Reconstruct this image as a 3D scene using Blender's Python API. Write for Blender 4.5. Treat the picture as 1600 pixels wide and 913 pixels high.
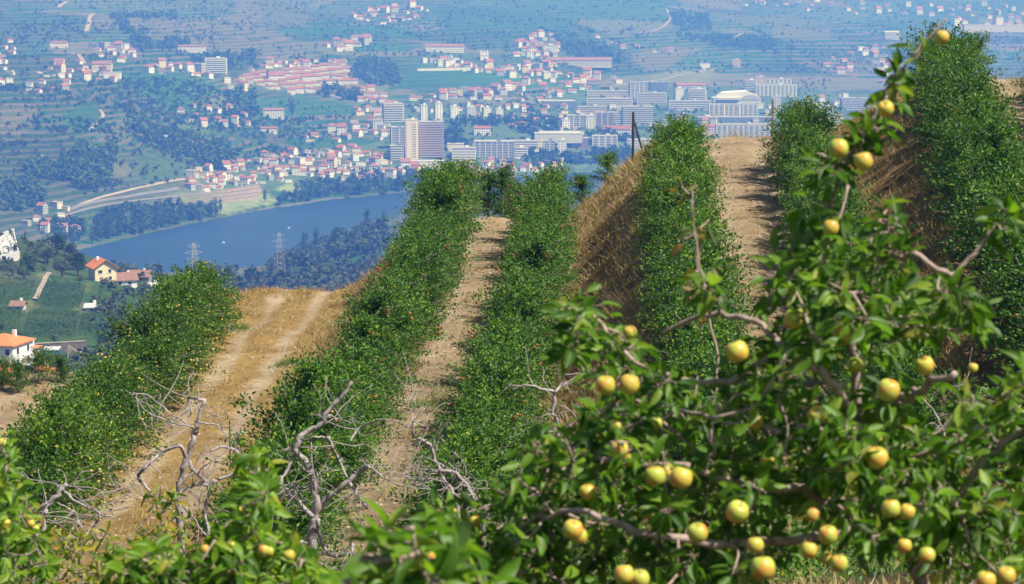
import bpy, math, random
import numpy as np
from mathutils import Vector, Matrix, Euler

for o in list(bpy.data.objects):
    bpy.data.objects.remove(o)
sc = bpy.context.scene
COL = sc.collection
rng = np.random.default_rng(7)
random.seed(7)
R = math.radians

# ------------------------------------------------------------------ camera, world, sun, exposure
CAMZ = 300.0                       # eye height in metres above the zero of the valley; the river lies at 20
FPX = 1600 * 85.0 / 36.0           # 85 mm on a full frame sensor, in photograph pixels
TILT = math.atan(518.5 / FPX)
cam_d = bpy.data.cameras.new('camera')
cam_d.lens = 85.0
cam_d.sensor_width = 36.0
cam_d.clip_start = 0.1
cam_d.clip_end = 20000.0
cam_d.dof.use_dof = True
cam_d.dof.focus_distance = 72.0
cam_d.dof.aperture_fstop = 9.0
cam = bpy.data.objects.new('camera', cam_d)
cam.location = (0, 0, CAMZ)
cam.rotation_euler = (math.pi / 2 - TILT, 0, 0)
COL.objects.link(cam)
sc.camera = cam

SUN_EL, SUN_AZ = R(54), R(122)     # azimuth clockwise from the view direction: the sun stands to the right, a little behind
world = bpy.data.worlds.new('World')
sc.world = world
world.use_nodes = True
wn = world.node_tree.nodes
wl = world.node_tree.links
wn.clear()
sky = wn.new('ShaderNodeTexSky')
sky.sky_type = 'NISHITA'
sky.sun_disc = False
sky.sun_elevation = SUN_EL
sky.sun_rotation = SUN_AZ
sky.altitude = 300
sky.dust_density = 1.5
bg = wn.new('ShaderNodeBackground')
bg.inputs['Strength'].default_value = 0.068
wo = wn.new('ShaderNodeOutputWorld')
wl.new(sky.outputs[0], bg.inputs[0])
wl.new(bg.outputs[0], wo.inputs[0])

sun_d = bpy.data.lights.new('sun', 'SUN')
sun_d.energy = 5.0
sun_d.angle = R(0.53)
sun_d.color = (1.0, 0.95, 0.88)
sun = bpy.data.objects.new('sun', sun_d)
sdir = Vector((math.cos(SUN_EL) * math.sin(SUN_AZ), math.cos(SUN_EL) * math.cos(SUN_AZ), math.sin(SUN_EL)))
sun.rotation_euler = (-sdir).to_track_quat('-Z', 'Y').to_euler()
sun.location = (60, -20, 400)
COL.objects.link(sun)

sc.view_settings.view_transform = 'Standard'
sc.view_settings.look = 'None'
sc.view_settings.gamma = 1.0
sc.view_settings.exposure = 0.38
sc.view_settings.use_curve_mapping = False
sc.cycles.use_denoising = True
sc.cycles.max_bounces = 6
sc.cycles.diffuse_bounces = 2
sc.cycles.glossy_bounces = 2
sc.cycles.transmission_bounces = 4
sc.cycles.volume_bounces = 1
sc.cycles.caustics_reflective = False
sc.cycles.caustics_refractive = False

# ------------------------------------------------------------------ helpers
cT, sT = math.cos(TILT), math.sin(TILT)

def P(u, v, d):
    """Point seen at photograph pixel (u, v) at d metres along the ground in front of the camera."""
    a = (u - 800) / FPX
    b = (456.5 - v) / FPX
    y = b * sT + cT
    z = b * cT - sT
    return np.array([a / y * d, d, CAMZ + z / y * d])

def px(p):
    x, y, z = p[0], p[1], p[2] - CAMZ
    f = y * cT - z * sT
    up = y * sT + z * cT
    return 800 + FPX * x / f, 456.5 - FPX * up / f

def tag(o, label=None, cat=None, group=None, kind=None):
    if label: o['label'] = label
    if cat: o['category'] = cat
    if group: o['group'] = group
    if kind: o['kind'] = kind
    return o

def mesh(name, verts, faces, mats=None, smooth=False, mi=None):
    """faces: array (n,3) or (n,4), or a list of lists"""
    me = bpy.data.meshes.new(name)
    verts = np.asarray(verts, dtype=np.float32)
    if isinstance(faces, np.ndarray):
        n, k = faces.shape
        me.vertices.add(len(verts))
        me.vertices.foreach_set('co', verts.ravel())
        me.loops.add(n * k)
        me.loops.foreach_set('vertex_index', faces.astype(np.int32).ravel())
        me.polygons.add(n)
        me.polygons.foreach_set('loop_start', np.arange(0, n * k, k, dtype=np.int32))
        me.update(calc_edges=True)
    else:
        me.from_pydata([tuple(map(float, v)) for v in verts], [], [tuple(int(i) for i in f) for f in faces])
        me.update()
    for m in (mats or []):
        me.materials.append(m)
    if mi is not None:
        me.polygons.foreach_set('material_index', np.asarray(mi, dtype=np.int32))
    me.polygons.foreach_set('use_smooth', np.full(len(me.polygons), smooth))
    me.update()
    return me

def obj(name, me, parent=None, loc=None, rot=None, scale=None):
    o = bpy.data.objects.new(name, me)
    COL.objects.link(o)
    if parent is not None: o.parent = parent
    if loc is not None: o.location = [float(a) for a in loc]
    if rot is not None: o.rotation_euler = rot
    if scale is not None: o.scale = scale if hasattr(scale, '__len__') else (scale,) * 3
    return o

def empty(name, loc, rz=0.0, scale=1.0):
    o = obj(name, None, None, loc, (0, 0, rz), scale)
    o.empty_display_size = 0.2
    return o

class MB:
    """collects boxes, tubes and loose faces into one mesh"""
    def __init__(s): s.v = []; s.f = []; s.n = 0
    def add(s, v, f):
        v = np.asarray(v, float)
        s.v.append(v)
        s.f += [[i + s.n for i in q] for q in f]
        s.n += len(v)
    def box(s, c, d, rz=0.0):
        x, y, z = d[0] / 2, d[1] / 2, d[2] / 2
        v = np.array([[-x, -y, -z], [x, -y, -z], [x, y, -z], [-x, y, -z], [-x, -y, z], [x, -y, z], [x, y, z], [-x, y, z]])
        if rz:
            ca, sa = math.cos(rz), math.sin(rz)
            v = np.c_[v[:, 0] * ca - v[:, 1] * sa, v[:, 0] * sa + v[:, 1] * ca, v[:, 2]]
        s.add(v + np.array(c), [[3, 2, 1, 0], [4, 5, 6, 7], [0, 1, 5, 4], [1, 2, 6, 5], [2, 3, 7, 6], [3, 0, 4, 7]])
        return s
    def quad(s, *p): s.add(p, [list(range(len(p)))]); return s
    def tube(s, pts, rad, n=6):
        v, f = tube(pts, rad, n)
        s.add(v, f)
        return s
    def mesh(s, name, mats, smooth=False):
        return mesh(name, np.concatenate(s.v), s.f, mats if isinstance(mats, list) else [mats], smooth)

def tube(pts, rad, n=6):
    pts = np.asarray(pts, float)
    m = len(pts)
    rad = np.broadcast_to(np.asarray(rad, float), (m,))
    t = np.gradient(pts, axis=0)
    t /= np.linalg.norm(t, axis=1, keepdims=True) + 1e-9
    ref = np.array([0.31, 0.17, 0.93]) if abs(t[0] @ np.array([0.31, 0.17, 0.93])) < 0.9 else np.array([1.0, 0, 0])
    V = []
    for i in range(m):
        a = np.cross(t[i], ref); a /= np.linalg.norm(a) + 1e-9
        b = np.cross(t[i], a)
        ref = np.cross(a, t[i])
        for k in range(n):
            w = 2 * math.pi * k / n
            V.append(pts[i] + rad[i] * (math.cos(w) * a + math.sin(w) * b))
    F = []
    for i in range(m - 1):
        for k in range(n):
            k2 = (k + 1) % n
            F.append([i * n + k, (i + 1) * n + k, (i + 1) * n + k2, i * n + k2])
    F.append(list(range(n)))
    F.append([(m - 1) * n + k for k in range(n)][::-1])
    return np.array(V), F

def inpoly(x, y, poly):
    poly = np.asarray(poly, float)
    r = np.zeros(np.shape(x), bool)
    j = len(poly) - 1
    for i in range(len(poly)):
        xi, yi = poly[i]; xj, yj = poly[j]
        c = ((yi > y) != (yj > y)) & (x < (xj - xi) * (y - yi) / (yj - yi + 1e-12) + xi)
        r ^= c
        j = i
    return r

def polydist(x, y, poly, closed=True):
    poly = np.asarray(poly, float)
    best = np.full(np.shape(x), 1e9)
    n = len(poly)
    for i in range(n if closed else n - 1):
        a = poly[i]; b = poly[(i + 1) % n]
        ab = b - a
        t = np.clip(((x - a[0]) * ab[0] + (y - a[1]) * ab[1]) / (ab @ ab + 1e-9), 0, 1)
        best = np.minimum(best, np.hypot(x - a[0] - t * ab[0], y - a[1] - t * ab[1]))
    return best

def vnoise(x, y, s, seed=0):
    """smooth value noise in -1..1 with feature size s"""
    x = np.asarray(x, float) / s; y = np.asarray(y, float) / s
    xi = np.floor(x).astype(np.int64); yi = np.floor(y).astype(np.int64)
    fx = x - xi; fy = y - yi
    fx = fx * fx * (3 - 2 * fx); fy = fy * fy * (3 - 2 * fy)
    def h(a, b):
        k = (a * 374761393 + b * 668265263 + seed * 1442695041) & 0x7fffffff
        k = ((k ^ (k >> 13)) * 1274126177) & 0x7fffffff
        return ((k ^ (k >> 16)) & 0xffff) / 32767.5 - 1
    return (h(xi, yi) * (1 - fx) + h(xi + 1, yi) * fx) * (1 - fy) + (h(xi, yi + 1) * (1 - fx) + h(xi + 1, yi + 1) * fx) * fy

def interp(pts, t):
    pts = np.asarray(pts, float)
    return np.stack([np.interp(t, pts[:, 0], pts[:, k]) for k in range(1, pts.shape[1])], -1)

# ------------------------------------------------------------------ materials
class NT:
    def __init__(s, name):
        s.m = bpy.data.materials.new(name); s.m.use_nodes = True
        s.t = s.m.node_tree; s.t.nodes.clear()
        s.out = s.t.nodes.new('ShaderNodeOutputMaterial')
    def n(s, kind, **kw):
        nd = s.t.nodes.new('ShaderNode' + kind)
        for k, v in kw.items():
            if k.startswith('i_'): nd.inputs[k[2:].replace('_', ' ')].default_value = v
            else: setattr(nd, k, v)
        return nd
    def l(s, a, b): s.t.links.new(a, b)
    def ramp(s, fac, stops, interp='LINEAR'):
        r = s.n('ValToRGB'); r.color_ramp.interpolation = interp
        e = r.color_ramp.elements
        while len(e) < len(stops): e.new(0.5)
        for i, (p, c) in enumerate(stops):
            e[i].position = p
            e[i].color = (c[0], c[1], c[2], 1) if hasattr(c, '__len__') else (c, c, c, 1)
        s.l(fac, r.inputs[0]); return r.outputs[0]
    def noise(s, vec, scale, detail=4, rough=0.6, dist=0.0):
        t = s.n('TexNoise'); t.inputs['Scale'].default_value = scale; t.inputs['Detail'].default_value = detail
        t.inputs['Roughness'].default_value = rough; t.inputs['Distortion'].default_value = dist
        if vec is not None: s.l(vec, t.inputs['Vector'])
        return t.outputs['Fac']
    def mix(s, fac, a, b, mode='MIX'):
        m = s.n('Mix', data_type='RGBA', blend_type=mode)
        for val, sock in ((fac, m.inputs[0]), (a, m.inputs[6]), (b, m.inputs[7])):
            if hasattr(val, 'is_linked') or hasattr(val, 'links'): s.l(val, sock)
            elif hasattr(val, '__len__'): sock.default_value = (val[0], val[1], val[2], 1)
            else: sock.default_value = val
        return m.outputs[2]
    def math(s, op, a, b=0.0, clamp=False):
        m = s.n('Math', operation=op, use_clamp=clamp)
        for val, sock in ((a, m.inputs[0]), (b, m.inputs[1])):
            if hasattr(val, 'links'): s.l(val, sock)
            else: sock.default_value = val
        return m.outputs[0]
    def bump(s, h, dist, strength=1.0):
        b = s.n('Bump'); b.inputs['Distance'].default_value = dist; b.inputs['Strength'].default_value = strength
        s.l(h, b.inputs['Height']); return b.outputs[0]
    def bsdf(s, col, rough=0.9, spec=0.3, normal=None):
        b = s.n('BsdfPrincipled')
        if hasattr(col, 'links'): s.l(col, b.inputs['Base Color'])
        else: b.inputs['Base Color'].default_value = (*col, 1)
        if hasattr(rough, 'links'): s.l(rough, b.inputs['Roughness'])
        else: b.inputs['Roughness'].default_value = rough
        b.inputs['Specular IOR Level'].default_value = spec
        if normal is not None: s.l(normal, b.inputs['Normal'])
        s.l(b.outputs[0], s.out.inputs[0])
        return b

def mat_plain(name, col, rough=0.85, var=0.25, scale=3.0, spec=0.25):
    t = NT(name)
    g = t.n('NewGeometry'); 
    n = t.noise(g.outputs['Position'], scale, 4)
    c = t.ramp(n, [(0.25, [k * (1 - var) for k in col]), (0.75, [min(1, k * (1 + var)) for k in col])])
    t.bsdf(c, rough, spec)
    return t.m

def mat_leaf(name, cols, trans=0.35, rough=0.42, spec=0.5, under=(0.30, 0.36, 0.22), per='island'):
    """cols: stops along a random value for each leaf; undersides paler"""
    t = NT(name)
    g = t.n('NewGeometry')
    if per == 'island':
        rnd = g.outputs['Random Per Island']
    else:
        oi = t.n('ObjectInfo'); rnd = oi.outputs['Random']
    c = t.ramp(rnd, cols)
    if per == 'island':
        oj = t.n('ObjectInfo')
        c = t.mix(1.0, c, t.ramp(oj.outputs['Random'], [(0.0, (0.62, 0.70, 0.7)), (0.5, (1, 1, 1)), (1.0, (1.36, 1.2, 0.9))]), 'MULTIPLY')
    n = t.noise(g.outputs['Position'], 60 if per != 'far' else 1, 2)
    c = t.mix(0.35, c, t.ramp(n, [(0.3, (0.55, 0.55, 0.5)), (0.7, (1.25, 1.25, 1.1))]), 'MULTIPLY')
    cu = t.mix(0.45, c, under)
    cc = t.mix(g.outputs['Backfacing'], c, cu)
    b = t.bsdf(cc, rough, spec)
    tr = t.n('BsdfTranslucent')
    t.l(t.mix(1.0, c, (1.5, 1.7, 0.6), 'MULTIPLY'), tr.inputs[0])
    mx = t.n('MixShader'); mx.inputs[0].default_value = trans
    t.l(b.outputs[0], mx.inputs[1]); t.l(tr.outputs[0], mx.inputs[2])
    t.l(mx.outputs[0], t.out.inputs[0])
    return t.m

def mat_bark(name, c0, c1, scale=40):
    t = NT(name)
    tc = t.n('TexCoord')
    mp = t.n('Mapping'); mp.inputs['Scale'].default_value = (1, 1, 0.35)
    t.l(tc.outputs['Object'], mp.inputs[0])
    n = t.noise(mp.outputs[0], scale, 6, 0.7, 0.4)
    c = t.ramp(n, [(0.3, c0), (0.52, c1), (0.75, [min(1, k * 1.3) for k in c1])])
    t.bsdf(c, 0.85, 0.2, t.bump(n, 0.006, 0.8))
    return t.m

# ------------------------------------------------------------------ the valley: one sheet of terrain, out to the far hills
RIVER_Z = 20.0
def on_plane(u, v, z):
    q = P(u, v, 1.0)
    s = (z - CAMZ) / (q[2] - CAMZ)
    return np.array([q[0] * s, s])

# river bank, traced on the water plane (near bank leftwards, far bank rightwards)
river_px = [(108, 396), (135, 388), (165, 380), (205, 372), (250, 360), (300, 349), (345, 341), (362, 338), (400, 330), (430, 324), (470, 320), (520, 311), (580, 306), (640, 299), (700, 288), (780, 277),
            (860, 271), (940, 268), (1040, 266), (1300, 262), (1800, 256), (1800, 292), (1300, 296), (1000, 298), (820, 302), (720, 312), (660, 322), (622, 332), (585, 346), (545, 360),
            (510, 376), (470, 392), (430, 408), (395, 425), (340, 436), (270, 436), (200, 426), (150, 408)]
river_xy = np.array([on_plane(u, v, RIVER_Z) for u, v in river_px])

ctrl = [  # (u, v, distance): the lie of the land
    # hillside below the orchard, with the houses
    (-200, 720, 380), (0, 690, 420), (200, 690, 430), (400, 700, 430), (800, 760, 420), (1300, 800, 430), (1800, 800, 430), (-500, 700, 400),
    (20, 592, 560), (130, 575, 590), (260, 560, 620), (400, 575, 640), (60, 540, 640), (200, 530, 660),
    (20, 505, 700), (150, 500, 715), (260, 500, 735), (380, 520, 780), (60, 462, 800), (160, 443, 850), (260, 452, 880), (340, 470, 930), (440, 500, 980),
    (0, 418, 900), (60, 425, 890), (15, 368, 1010), (60, 372, 1010), (120, 405, 980), (-200, 350, 1030), (-500, 330, 1060),
    (200, 430, 930), (250, 447, 960), (330, 470, 1020), (700, 560, 900), (1100, 560, 950), (1500, 540, 1000), (1800, 540, 1000),
    (-200, 420, 1300), (60, 452, 1260), (200, 470, 1240), (320, 480, 1260),
    (-200, 400, 1700), (60, 452, 1500),
    (400, 445, 1500), (435, 438, 1600), (500, 445, 1500), (600, 430, 1600), (560, 405, 1800), (500, 412, 1780), (600, 370, 2100), (620, 350, 2300), (520, 395, 1950), (560, 372, 2100),
    (800, 400, 1800), (1100, 390, 1900), (1500, 380, 1900), (1800, 380, 1900),
    # far bank: steep terraced hillside at the left
    (-400, 340, 2330), (-100, 350, 2300), (20, 362, 2350), (60, 330, 2440), (0, 300, 2520), (110, 310, 2520), (150, 300, 2600), (-300, 280, 2560), (240, 300, 2680), (330, 300, 2760),
    (30, 250, 2650), (130, 255, 2680), (0, 200, 2800), (120, 200, 2850), (230, 240, 2800), (300, 225, 3000), (-300, 200, 2750),
    (0, 150, 3050), (150, 155, 3100), (280, 190, 3200), (60, 115, 3400), (200, 118, 3450), (330, 118, 3600), (350, 165, 3400), (-300, 120, 3200),
    (0, 75, 3900), (120, 75, 4000), (260, 82, 4000), (340, 60, 4300), (150, 30, 4600), (0, 25, 4500), (300, 20, 4900), (100, 0, 5000), (330, -5, 5300), (-300, 20, 4600), (-300, -20, 5400),
    # town
    (400, 300, 2850), (350, 270, 2930), (460, 270, 3000), (540, 290, 2960), (560, 262, 3040), (640, 252, 3120), (720, 252, 3130), (800, 240, 3220), (900, 245, 3250), (980, 250, 3260),
    (420, 210, 3330), (500, 200, 3420), (560, 215, 3350), (620, 190, 3500), (700, 190, 3520), (800, 195, 3520), (880, 200, 3500), (960, 205, 3500), (1100, 215, 3420), (1200, 222, 3400),
    (420, 160, 3600), (500, 150, 3720), (600, 160, 3700), (700, 150, 3800), (790, 150, 3850), (880, 165, 3780), (980, 170, 3800), (1080, 180, 3780), (1180, 180, 3760), (1300, 190, 3760),
    (400, 105, 3950), (480, 100, 4080), (560, 95, 4200), (640, 110, 4150), (740, 112, 4200), (850, 118, 4250), (960, 140, 4100), (1060, 145, 4100), (1150, 150, 4050), (1250, 150, 4100), (1400, 150, 4200), (1600, 160, 4200),
    (450, 60, 4600), (560, 62, 4650), (680, 75, 4600), (760, 90, 4450), (860, 70, 4750), (950, 100, 4550), (1060, 112, 4550), (1160, 110, 4600), (1260, 120, 4500), (1380, 110, 4650), (1600, 110, 4700),
    (500, 25, 5150), (620, 20, 5300), (740, 40, 5150), (850, 30, 5400), (960, 50, 5250), (1080, 50, 5350), (1200, 60, 5350), (1320, 60, 5500), (1450, 62, 5500), (1600, 60, 5600),
    (480, -5, 5700), (650, -10, 5900), (820, -10, 6100), (1000, 0, 6200), (1200, 5, 6400), (1400, 15, 6500), (1600, 15, 6500), (2000, 20, 6500), (2000, 110, 4700), (2000, 180, 3900), (2000, 230, 3400),
]
cp = np.array([P(*c) for c in ctrl])
extra = [(x, y, z) for x, y, z in [(-2600, 9000, 288), (-1200, 9000, 292), (0, 9000, 290), (1200, 9000, 294), (2600, 9000, 290), (-2200, 7300, 276), (-700, 7300, 282), (700, 7300, 276), (2200, 7300, 284)]]
bed = np.vstack([river_xy, 0.5 * (river_xy + np.roll(river_xy, 1, 0)), [on_plane(u, v, RIVER_Z) for u, v in [(250, 400), (350, 380), (450, 355), (540, 335), (620, 315), (760, 292), (900, 284), (1200, 280)]]])
extra += [(x, y, RIVER_Z + 1) for x, y in bed]
extra += [(p[0], p[1], 24.0) for p in (on_plane(u, v, 24.0) for u, v in [(110, 440), (200, 450), (300, 455), (380, 440), (60, 430)])]
cp = np.vstack([cp, extra])
KC = 120.0
def kern(ax, ay, bx, by):
    return np.sqrt((ax[:, None] - bx[None]) ** 2 + (ay[:, None] - by[None]) ** 2 + KC * KC) / 1000.0
n_c = len(cp)
A = np.zeros((n_c + 3, n_c + 3))
A[:n_c, :n_c] = kern(cp[:, 0], cp[:, 1], cp[:, 0], cp[:, 1]) + np.eye(n_c) * -0.002
A[:n_c, n_c] = 1; A[:n_c, n_c + 1] = cp[:, 0] / 1000; A[:n_c, n_c + 2] = cp[:, 1] / 1000
A[n_c:, :n_c] = A[:n_c, n_c:].T
wgt = np.linalg.solve(A, np.r_[cp[:, 2], 0, 0, 0])

def valley_raw(x, y):
    x = np.atleast_1d(np.asarray(x, float)); y = np.atleast_1d(np.asarray(y, float))
    out = np.empty(len(x))
    for s in range(0, len(x), 20000):
        xs, ys = x[s:s + 20000], y[s:s + 20000]
        out[s:s + 20000] = kern(xs, ys, cp[:, 0], cp[:, 1]) @ wgt[:n_c] + wgt[n_c] + wgt[n_c + 1] * xs / 1000 + wgt[n_c + 2] * ys / 1000
    far = np.clip((y - 1200) / 2500, 0, 1)
    out += far * (7 * vnoise(x, y, 420, 3) + 4 * vnoise(x, y, 170, 4) + 1.6 * vnoise(x, y, 70, 5)) + (1 - far) * (1.2 * vnoise(x, y, 60, 6) + 0.5 * vnoise(x, y, 22, 7))
    # fold the hillsides beyond the river into low ribs and gullies
    rib = np.clip((y - 4000) / 900, 0, 1)
    out += rib * 9 * vnoise(x + 0.3 * y, y * 0.35, 300, 9)
    dist = polydist(x, y, river_xy)
    ins = inpoly(x, y, river_xy)
    up = RIVER_Z + 1.2 + np.minimum(dist * 0.16, 4 + dist * 0.02)
    out = np.where(ins, RIVER_Z - np.minimum(6, 0.2 + dist * 0.2), np.maximum(out, up))
    cap = 303.0
    return np.where(out > cap - 12, cap - 12 * np.exp(-(out - cap + 12) / 12), out)

NA, ND = 520, 520
ang = np.linspace(R(-15.0), R(15.0), NA)
yd = np.geomspace(300, 9200, ND)
GX = np.tan(ang)[None, :] * yd[:, None]
GY = np.repeat(yd[:, None], NA, 1)
GZ = valley_raw(GX.ravel(), GY.ravel()).reshape(ND, NA)

def ground_far(x, y):
    a = (np.arctan2(x, y) - ang[0]) / (ang[1] - ang[0])
    b = np.log(np.maximum(y, 300) / 300) / math.log(9200 / 300) * (ND - 1)
    a = np.clip(a, 0, NA - 1.001); b = np.clip(b, 0, ND - 1.001)
    i = np.floor(a).astype(int); j = np.floor(b).astype(int)
    fa = a - i; fb = b - j
    return (GZ[j, i] * (1 - fa) + GZ[j, i + 1] * fa) * (1 - fb) + (GZ[j + 1, i] * (1 - fa) + GZ[j + 1, i + 1] * fa) * fb

_ys = np.geomspace(420, 8800, 1500)
def hit(u, v, ymin=420, ymax=9000):
    """the point of the valley floor or hillside that pixel (u, v) looks at"""
    q = P(u, v, 1.0)
    ys = _ys[(_ys >= ymin) & (_ys <= ymax)]
    below = CAMZ + (q[2] - CAMZ) * ys <= ground_far(q[0] * ys, ys)
    k = int(np.argmax(below)) if below.any() else len(ys) - 1
    y = ys[k]
    return np.array([q[0] * y, y, float(ground_far(np.array(q[0] * y), np.array(y)))])

def hits(poly, **kw): return np.array([hit(u, v, **kw)[:2] for u, v in poly])

# land cover painted as the ground's own colour: fields, vineyards, ploughed plots, bare banks, yards
cov = np.zeros((ND * NA, 3)); strp = np.zeros(ND * NA)
fx, fy = GX.ravel(), GY.ravel()
n1 = vnoise(fx, fy, 260, 11) + 0.5 * vnoise(fx, fy, 110, 12); n2 = vnoise(fx, fy, 180, 13) + 0.6 * vnoise(fx, fy, 60, 14)
GREEN = np.array([0.060, 0.115, 0.034]); OLIVE = np.array([0.095, 0.115, 0.045]); DRY = np.array([0.26, 0.20, 0.11]); VINE = np.array([0.055, 0.135, 0.035])
SOIL = np.array([0.27, 0.185, 0.125]); YARD = np.array([0.24, 0.22, 0.19]); WOOD = np.array([0.030, 0.052, 0.020]); SAND = np.array([0.52, 0.42, 0.27])
# a quilt of plots: cells with their own crop
cs = 150.0
ci = np.floor((fx + 40 * vnoise(fx, fy, 140, 21)) / cs).astype(np.int64); cj = np.floor((fy + 60 * vnoise(fx, fy, 170, 22)) / (cs * 1.6)).astype(np.int64)
hsh = ((ci * 73856093) ^ (cj * 19349663)) & 0xffff
hsh = (hsh * 2654435761 & 0xffffffff) / 4294967295.0
base = np.where((hsh < 0.34)[:, None], VINE, np.where((hsh < 0.6)[:, None], GREEN, np.where((hsh < 0.8)[:, None], OLIVE, SOIL * 0.75 + GREEN * 0.3)))
base = base * (1 + 0.25 * n2[:, None]) 
base = np.where((n1 > 0.75)[:, None], DRY, base)
cov[:] = base
strp[:] = np.where(hsh < 0.34, 0.7, np.where(hsh > 0.8, 0.85, 0.35))
def paint(poly, col, s=0.0, soft=6.0, world_poly=None, **kw):
    pw = hits(poly, **kw) if world_poly is None else world_poly
    x0, y0 = pw.min(0) - 60; x1, y1 = pw.max(0) + 60
    m = np.where((fx > x0) & (fx < x1) & (fy > y0) & (fy < y1))[0]
    if len(m) == 0: return
    wob = 5 * vnoise(fx[m], fy[m], 30, 31)
    d = polydist(fx[m], fy[m], pw) * np.where(inpoly(fx[m], fy[m], pw), 1, -1) + wob
    k = np.clip(d / soft + 0.5, 0, 1)[:, None]
    cov[m] = cov[m] * (1 - k) + np.array(col) * k * (1 + 0.18 * n2[m][:, None])
    strp[m] = strp[m] * (1 - k[:, 0]) + s * k[:, 0]
# general tones first
paint([(-60, 300), (300, 250), (330, 190), (120, 120), (-60, 120)], GREEN * 0.9 + DRY * 0.06, 0.55, 40)
paint([(-60, 360), (60, 330), (320, 290), (300, 240), (160, 250), (100, 210), (-60, 240)], OLIVE * 0.9, 0.4, 30)
paint([(520, 280), (1010, 250), (1320, 210), (1320, 150), (1200, 128), (980, 138), (900, 150), (620, 170), (560, 230)], YARD * 0.55 + GREEN * 0.5, 0, 40)
paint([(280, 300), (480, 285), (560, 265), (470, 245), (380, 240), (285, 270)], YARD * 0.5 + GREEN * 0.5, 0, 20)
paint([(360, 130), (480, 145), (560, 165), (620, 170), (600, 140), (540, 98), (400, 100)], YARD * 0.7 + SOIL * 0.3, 0, 20)
paint([(650, 112), (800, 115), (880, 115), (880, 70), (760, 85), (660, 70)], YARD * 0.5 + GREEN * 0.5, 0, 20)
# fields one can make out
paint([(185, 112), (290, 116), (360, 150), (330, 172), (262, 172), (215, 145)], VINE * 1.1, 0.25)
paint([(300, 168), (350, 145), (358, 160), (330, 175)], SOIL * 0.8 + GREEN * 0.4, 0.3)
paint([(385, 175), (400, 152), (470, 150), (560, 165), (600, 172), (500, 178), (430, 186)], VINE * 1.15, 0.2)
paint([(620, 140), (600, 145), (640, 115), (720, 110), (870, 118), (860, 128), (740, 138)], VINE * 1.1, 0.15)
paint([(630, 120), (650, 100), (700, 108), (760, 130), (650, 147)], VINE * 1.1, 0.15)
paint([(200, 35), (320, 28), (440, 50), (490, 85), (400, 92), (260, 72)], SOIL * 0.62 + GREEN * 0.45, 0.9)
paint([(330, 65), (440, 60), (500, 92), (420, 98)], SOIL * 0.5 + GREEN * 0.6, 0.9)
paint([(390, -5), (500, -5), (480, 40), (420, 45)], SOIL * 0.6 + GREEN * 0.5, 0.4)
paint([(100, -8), (380, -8), (360, 20), (180, 18), (110, 12)], GREEN * 1.1 + SOIL * 0.12, 0.8)
paint([(430, 50), (500, 40), (640, 42), (655, 60), (520, 62)], VINE * 1.2, 0.2)
paint([(540, 72), (640, 68), (650, 80), (560, 82)], VINE * 1.2, 0.2)
paint([(670, 10), (800, 12), (900, 25), (880, 60), (780, 55), (690, 40)], VINE * 0.95, 0.3)
paint([(800, -6), (1050, -6), (1045, 18), (1040, 35), (900, 32), (820, 20)], VINE * 1.0, 0.4)
paint([(915, 35), (985, 30), (1048, 38), (1020, 55), (960, 60)], SOIL * 0.55 + GREEN * 0.6, 0.7)
paint([(985, 88), (1040, 72), (1100, 75), (1102, 100), (1010, 112)], SOIL * 0.62 + GREEN * 0.35, 0.9)
paint([(1100, 76), (1180, 82), (1250, 92), (1100, 112), (1040, 110)], VINE * 1.1, 0.5)
paint([(1110, 50), (1220, 60), (1250, 80), (1120, 74)], VINE * 0.8, 0.3)
paint([(940, 122), (1050, 112), (1120, 108), (1115, 126), (1010, 132)], DRY * 0.9 + SOIL * 0.3, 0.2)
paint([(1200, 40), (1300, 45), (1300, 62), (1215, 62)], SOIL * 0.65 + GREEN * 0.4, 0.5)
paint([(1105, 20), (1250, 22), (1300, 40), (1150, 38)], SOIL * 0.5 + GREEN * 0.5, 0.4)
paint([(800, 118), (860, 112), (876, 122), (850, 130), (800, 130)], VINE * 1.1, 0.1)
paint([(90, 180), (140, 162), (160, 178), (145, 205), (115, 212)], VINE * 0.95, 0.2)
paint([(150, 205), (195, 185), (220, 195), (200, 228), (160, 230)], SOIL * 0.45 + GREEN * 0.7, 0.6)
paint([(-20, 160), (55, 165), (60, 195), (30, 215), (-20, 210)], SOIL * 0.6 + OLIVE * 0.4, 0.95)
paint([(255, 205), (330, 195), (360, 210), (300, 218)], np.array([0.15, 0.19, 0.05]), 0.1)
paint([(340, 215), (430, 212), (470, 226), (380, 232)], GREEN * 0.8 + SOIL * 0.2, 0.6)
paint([(412, 212), (455, 208), (465, 222), (425, 222)], SOIL * 0.8, 0.2)
paint([(440, 215), (560, 218), (590, 222), (520, 232), (460, 230)], VINE * 1.1, 0.1)
paint([(690, 155), (800, 150), (880, 160), (800, 166), (710, 166)], SOIL * 0.7 + YARD * 0.5, 0.0)
# quay terraces, sandy banks, bare slope
paint([(230, 318), (290, 300), (400, 298), (420, 305), (405, 325), (345, 333), (255, 330)], SOIL * 1.25, 0.0, 8)
paint([(330, 325), (420, 302), (430, 320), (350, 338)], SAND * 0.9, 0.0, 6)
paint([(430, 296), (465, 286), (480, 300), (445, 303)], SAND, 0.0, 6)
paint([(120, 318), (200, 300), (300, 282), (305, 290), (210, 312), (130, 328)], DRY * 0.8, 0.0, 6)
paint([(150, 262), (170, 240), (215, 262), (200, 282), (170, 285)], DRY * 0.55 + SOIL * 0.4, 0.1, 12)
paint([(220, 240), (300, 262), (260, 285), (215, 285)], OLIVE * 1.3, 0.0, 20)
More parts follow.
